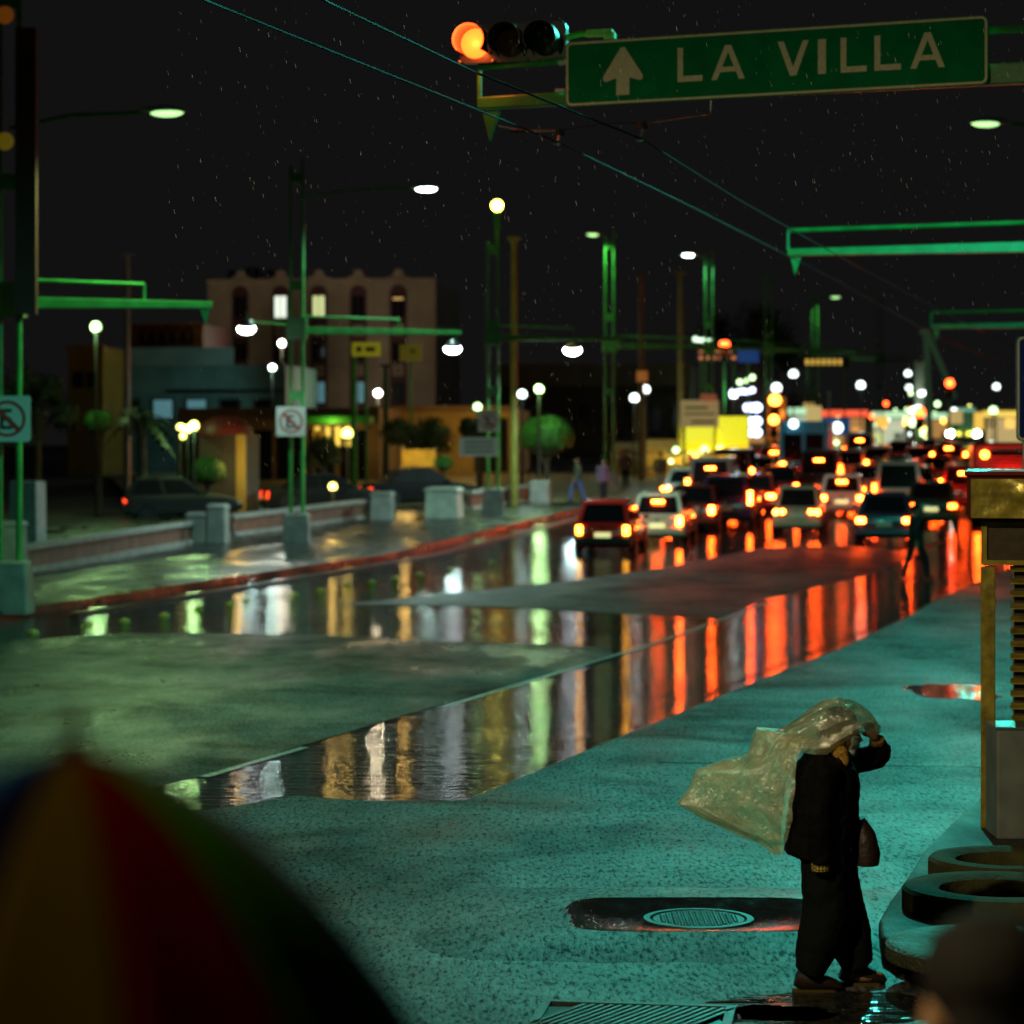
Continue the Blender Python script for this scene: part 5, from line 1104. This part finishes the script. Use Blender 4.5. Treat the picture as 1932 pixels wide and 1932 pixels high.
# --- the sheet of clear plastic
def plastic(nm, mixg, gr_, op):
    m = bpy.data.materials.new(nm); m.use_nodes = True; n = m.node_tree; L = n.links.new; n.nodes.remove(n.nodes['Principled BSDF']); out = n.nodes['Material Output']
    tc = n.nodes.new('ShaderNodeTexCoord'); ns = n.nodes.new('ShaderNodeTexNoise'); ns.inputs['Scale'].default_value = 22; ns.inputs['Detail'].default_value = 7; ns.inputs['Distortion'].default_value = 1.6
    vo = n.nodes.new('ShaderNodeTexVoronoi'); vo.inputs['Scale'].default_value = 14; vo.distance = 'EUCLIDEAN'
    L(tc.outputs['Object'], ns.inputs[0]); L(ns.outputs['Color'], vo.inputs['Vector'])
    L(tc.outputs['Object'], vo.inputs['Vector'])
    bp = n.nodes.new('ShaderNodeBump'); bp.inputs['Strength'].default_value = .7; bp.inputs['Distance'].default_value = .02; L(ns.outputs[0], bp.inputs['Height'])
    bp2 = n.nodes.new('ShaderNodeBump'); bp2.inputs['Strength'].default_value = .35; bp2.inputs['Distance'].default_value = .01; L(vo.outputs['Distance'], bp2.inputs['Height']); L(bp.outputs[0], bp2.inputs['Normal'])
    tr = n.nodes.new('ShaderNodeBsdfTransparent'); tr.inputs[0].default_value = (.75, .75, .62, 1); tl = n.nodes.new('ShaderNodeBsdfTranslucent'); tl.inputs[0].default_value = (.92, .86, .60, 1); df = n.nodes.new('ShaderNodeBsdfDiffuse'); df.inputs[0].default_value = (.88, .82, .58, 1)
    gs = n.nodes.new('ShaderNodeBsdfGlossy'); gs.inputs['Roughness'].default_value = gr_; gs.inputs[0].default_value = (.9, .9, .9, 1)
    for q_ in (tl, df, gs): L(bp2.outputs[0], q_.inputs['Normal'])
    a = n.nodes.new('ShaderNodeMixShader'); a.inputs[0].default_value = .35; L(tl.outputs[0], a.inputs[1]); L(df.outputs[0], a.inputs[2])
    c = n.nodes.new('ShaderNodeMixShader'); pn = n.nodes.new('ShaderNodeTexNoise'); pn.inputs['Scale'].default_value = 4.5; pn.inputs['Detail'].default_value = 4; pn.inputs['Distortion'].default_value = 1.0; L(tc.outputs['Object'], pn.inputs[0]); pm = n.nodes.new('ShaderNodeMapRange'); pm.inputs[1].default_value = .38; pm.inputs[2].default_value = .6; pm.inputs[3].default_value = op-.38; pm.inputs[4].default_value = min(.97, op+.12); L(pn.outputs[0], pm.inputs[0]); c.inputs[0].default_value = op; L(pm.outputs[0], c.inputs[0]); L(tr.outputs[0], c.inputs[1]); L(a.outputs[0], c.inputs[2])
    e = n.nodes.new('ShaderNodeMixShader'); e.inputs[0].default_value = mixg; L(c.outputs[0], e.inputs[1]); L(gs.outputs[0], e.inputs[2]); L(e.outputs[0], out.inputs[0]); return m
plm = plastic('clear_plastic_sheet', .09, .28, .76); plh = plastic('clear_plastic_fold', .30, .16, .60)
sheet = thing('plastic_sheet', 'crumpled translucent plastic sheet held over the head and billowing behind the walking person', 'plastic sheet', W0)
def interp(tab, t):
    x = t*(len(tab)-1); i = min(int(x), len(tab)-2); return Vector(tab[i]).lerp(Vector(tab[i+1]), x-i)
RB = [(-.13, 1.41), (-.22, 1.385), (-.265, 1.30), (-.275, 1.15), (-.285, 1.0), (-.30, .88), (-.325, .77)]
LB_ = [(-.34, 1.445), (-.465, 1.46), (-.485, 1.40), (-.515, 1.31), (-.64, 1.275), (-.80, 1.228), (-.845, 1.115), (-.912, 1.03), (-.785, .956), (-.613, .876), (-.456, .81), (-.36, .745)]
NU, NV = 90, 110
b = MB()
for layer in (-1, 1):
    vs = []
    for j in range(NV+1):
        v = j/NV; r_, l_ = interp(RB, v), interp(LB_, v)
        for i in range(NU+1):
            u = i/NU; p = r_.lerp(l_, u); e = (1-u)**.55
            dep = .20*e*(.35+.65*math.sin(math.pi*min(1, .12+v*.95))**.6)
            fold = .022*math.sin(v*17+u*5+2.5*noise.noise((u*2, v*3, layer)))*(.25+u)*(1-u**6)
            cr = .045*(.35-abs(noise.noise((u*4+7*layer, v*5+u*2, 1.3))))+.022*(.3-abs(noise.noise((u*11+v*4, v*12+layer, 4.1))))+.008*(.3-abs(noise.noise((u*27, v*30+layer, 6.1))))
            cr = .65*cr*(1-u**8)
            vs.append((p.x+.012*noise.noise((u*6, v*9, 9+layer)), layer*(dep+.004)+fold+cr+(0 if layer < 0 else .02), p.y+.010*noise.noise((u*8, v*8, 3+layer))*(1 if 0 < j < NV else .4)))
    b.add(vs, [(j*(NU+1)+i, j*(NU+1)+i+1, (j+1)*(NU+1)+i+1, (j+1)*(NU+1)+i) for j in range(NV) for i in range(NU)])
b.build('billowing_cape', plm, sheet, True, fix=False)
HS = [(-.36, 1.415, 1.448, .03), (-.31, 1.385, 1.462, .07), (-.24, 1.37, 1.51, .11), (-.16, 1.37, 1.567, .135), (-.09, 1.38, 1.615, .14), (-.02, 1.425, 1.632, .135), (.05, 1.455, 1.618, .125), (.11, 1.468, 1.588, .105), (.16, 1.465, 1.552, .075), (.20, 1.44, 1.50, .05), (.222, 1.44, 1.465, .02)]
b = MB(); vs = []; NA, NS = 40, 60
for i in range(NS+1):
    x_ = i/NS*(len(HS)-1); k = min(int(x_), len(HS)-2); f = x_-k; s_ = [HS[k][q_]*(1-f)+HS[k+1][q_]*f for q_ in range(4)]
    for j in range(NA+1):
        a = R(-14+208*j/NA); zc = s_[1]; hz = s_[2]-s_[1]
        tri = abs(((a*2.1+.4*noise.noise((i*.05, 3, 1))+i*.012) % 1.0)-.5)*2
        k_ = .86+.26*tri+.07*noise.noise((i*.09, math.cos(a)*2.2, math.sin(a)*2.2))+.05*noise.noise((i*.27, math.cos(a)*6, math.sin(a)*6))
        vs.append((s_[0]+.01*noise.noise((i*.3, a*2, 2)), -.02+s_[3]*math.cos(a)*k_, zc+hz*max(math.sin(a), -.3)*(.80+.20*k_)))
b.add(vs, [(i*(NA+1)+j, i*(NA+1)+j+1, (i+1)*(NA+1)+j+1, (i+1)*(NA+1)+j) for i in range(NS) for j in range(NA)])
b.build('hood', plh, sheet, True, fix=False)


# --- simple figures: pedestrians farther off and the two people beside the viewer
def figure(loc, label, face, shirt, legs, pose='stand', s=1.0, holding=None, headgear=None, coat_len=.80):
    t = thing('person', label, 'person', loc, face); b = MB(); Th, Mh = head_shape(b, (.02*s, 0, 1.56*s), 0, R(6), s)
    b.tube([(0, 0, 1.38*s), (.005, 0, 1.5*s)], .052*s, 10); b.tube([(0, 0, .86*s), (0, 0, 1.1*s), (0, 0, 1.3*s), (0, 0, 1.4*s)], [(.11*s, .15*s), (.10*s, .14*s), (.11*s, .18*s), (.05*s, .1*s)], 14, up=(1, 0, 0))
    st = .26 if pose == 'walk' else .03; ft = ((st, -.09), (-st, .09)); tb = MB()
    for x, y in ft:
        kx = x*.65+(.05 if pose == 'walk' else .01); pts_ = [(0, y*s, .88*s), (kx*s, y*s, .48*s), (x*s, y*s, .07*s)]; b.tube(pts_, [.08*s, .055*s, .04*s], 10); tb.tube(pts_, [.10*s, .075*s, .062*s], 12)
    hb2 = MB(); hb2.tube([(0, 0, coat_len*s), (0, 0, 1.1*s), (0, 0, 1.32*s), (0, 0, 1.42*s)], [(.15*s, .19*s), (.13*s, .17*s), (.135*s, .20*s), (.07*s, .10*s)], 16, up=(1, 0, 0))
    for y in (-1, 1):
        sh_ = (0, y*.19*s, 1.36*s)
        if holding and y == 1: el, wr = (.14*s, .26*s, 1.16*s), (holding[0], holding[1], holding[2])
        else: el, wr = ((-.04+.08*y*(pose == 'walk'))*s, y*.24*s, 1.08*s), ((.05+.16*y*(pose == 'walk'))*s, y*.24*s, .84*s)
        b.tube([sh_, el, wr], [.05*s, .042*s, .028*s], 10); hand(b, wr, (Vector(wr)-Vector(el)), (1, 0, 0) if not (holding and y == 1) else (0, -1, .2), 1.3 if (holding and y == 1) else .5, s)
        hb2.tube([sh_, el, Vector(el).lerp(Vector(wr), .85)], [.078*s, .064*s, .05*s], 10)
    remesh(b.build('body', skin, t, True), .010*s, 2); remesh(hb2.build('jacket', shirt, t, True), .016, 3); remesh(tb.build('trousers', legs, t, True), .016, 3)
    hr = MB(); hr.ball(Th((-.025, 0, .05)), (.105*s, .09*s, .085*s), 14, rot=Mh); hr.ball(Th((-.07, 0, -.02)), (.05*s, .075*s, .07*s), 10, rot=Mh); remesh(hr.build('hair', hairm, t, True), .012, 2)
    for x, y in ft: MB().tube([((x-.08)*s, y*s, .05*s), (x*s, y*s, .06*s), ((x+.17)*s, y*s, .03*s)], [(.045*s, .04*s), (.05*s, .045*s), (.025*s, .04*s)], 10, up=(0, 0, 1)).build('shoe', shoe, t, True)
    return t
figure(G(1727, 1092, .005), 'dark-clothed pedestrian striding across before the dark blue sedan', R(20), mat('dark_jacket', (.02, .016, .016), .9, spec=.1), mat('dark_jeans', (.02, .02, .024), .9, spec=.1), 'walk')
figure(on(1090, 98, .17), 'person in blue jeans walking by the clipped dome tree', R(200), mat('grey_shirt', (.05, .06, .04), .7), mat('blue_jeans', (.06, .10, .28), .7), 'walk'); figure(on(1138, 97, .17), 'person in dark purple standing left of the dome tree pole', R(-60), mat('purple_top', (.10, .05, .10), .7), mat('dark_jeans', (.02, .02, .024), .9, spec=.1)); figure(on(1246, 108, .1), 'person in white trousers standing before the tan stall', R(-90), mat('grey_top', (.15, .14, .12), .7), mat('white_trousers', (.5, .48, .4), .7))
figure(on(1180, 112, .1), 'vendor in maroon among the tan stall sheets', R(-90), mat('maroon_top', (.12, .03, .04), .7), mat('dark_jeans', (.02, .02, .024), .9, spec=.1)); figure(on(1330, 112, .1), 'vendor in red in front of the yellow stall', R(-80), mat('red_top', (.3, .05, .03), .7), mat('dark_jeans', (.02, .02, .024), .9, spec=.1))
# viewing deck with stairs (people next to the viewer stand on it)
deck = MB().box((0, .1, 1.25), (5.2, 5.0, .2)); struct('deck', deck, conc)
b = MB()
for k in range(7): b.box((1.2, 2.62+.3*k+.152, (1.15-.17*(k+1))/2+.05), (2.4, .30, 1.15-.17*(k+1)+.1))
struct('stairs', b, conc)
b = MB()
for x in (-2.4, 2.4):
    for y in (-2.2, 2.3): b.box((x, y, .56), (.25, .25, 1.17))
struct('deck_leg', b, conc)
du = 2.3; U0 = P(138, 1405, du)
figure((U0.x-.05, du+.10, 1.352), 'person hidden beneath the striped umbrella at the lower left', R(80), mat('grey_shirt', (.05, .06, .04), .7), mat('dark_jeans', (.02, .02, .024), .9, spec=.1), s=.70, holding=(.10, .12, .98*.70+.12))
um = thing('umbrella', 'blurred open umbrella with ochre, red, green and violet panels at the lower left', 'umbrella', U0)
UC = [('gore_violet', (.045, .03, .06)), ('gore_green', (.010, .034, .001)), ('gore_red', (.024, .0006, .0006)), ('gore_ochre', (.018, .0105, .0006)), ('gore_navy', (.001, .001, .004)), ('gore_blue', (.002, .008, .03)), ('gore_teal', (.004, .02, .02)), ('gore_orange', (.05, .015, .002))]
RU = .44
def cloth(name, c):
    m = mat(name, c, .9, bump=.1, bscale=200, spec=.0); return m
a_off = R(20)
for k in range(12):
    a0 = a_off-k*math.pi/6; a1 = a0-math.pi/6; b = MB(); vs = []; NR, NT = 12, 8
    for i in range(NR+1):
        r_ = RU*i/NR
        for j in range(NT+1):
            f = j/NT; a = a0+(a1-a0)*f; sag = .035*math.sin(math.pi*f)*(r_/RU)**1.5; rr_ = r_*(1-.05*math.sin(math.pi*f)*(r_/RU))
            vs.append((rr_*math.cos(a), rr_*math.sin(a), -.22*r_-1.95*r_*r_-sag*.4))
    b.add(vs, [(i*(NT+1)+j, i*(NT+1)+j+1, (i+1)*(NT+1)+j+1, (i+1)*(NT+1)+j) for i in range(NR) for j in range(NT)])
    o = b.build('panel', cloth(*UC[k % 8]), um, True, fix=False); s_ = o.modifiers.new('th', 'SOLIDIFY'); s_.thickness = .0015
    MB().tube([(RU*i/8*math.cos(a0)*.995, RU*i/8*math.sin(a0)*.995, -.22*(RU*i/8)-1.95*(RU*i/8)**2-.006) for i in range(9)], .003, 5).build('rib', steel, um)
MB().tube([(0, 0, -.75), (0, 0, .0)], .006, 8).build('shaft', steel, um, True); MB().tube([(0, 0, -.005), (0, 0, .02), (0, 0, .045)], [.014, .008, .004], 8).build('ferrule', dark, um, True); MB().tube([(0, 0, -.75), (0, 0, -.83), (.03, 0, -.86), (.055, 0, -.82)], .011, 8).build('handle', dark, um, True)
figure((X(1868, 3.37), 3.37, .742), 'blurred dark-haired person at the lower right corner', R(95), mat('rust_jacket', (.07, .024, .006), .8), mat('dark_jeans', (.02, .02, .024), .9, spec=.1), s=1.0)

# ------------------------------------------------------------------ rain
rng = random.Random(3); b = MB()
for _ in range(1300):
    d = rng.uniform(14, 25); px = rng.uniform(300, 1950); py = rng.uniform(0, 900); p = P(px, py, d)
    if p.z < .1: continue
    L_ = rng.uniform(.010, .028); r_ = rng.uniform(.0003, .0006); s_ = Vector((.25*L_, .05*L_, -L_))
    b.add([p+Vector((-r_, 0, 0)), p+Vector((r_, 0, 0)), p+s_+Vector((r_, 0, 0)), p+s_+Vector((-r_, 0, 0)), p+s_*.5+Vector((0, r_, 0)), p+s_*.5-Vector((0, r_, 0))], [(0, 1, 2, 3), (0, 4, 2, 5)])
o = b.build('rain', mat('rain_drops', (.75, .75, .75), .15), None, fix=False); tag(o, 'fine falling rain drops catching the lamp light', 'rain', kind='stuff')
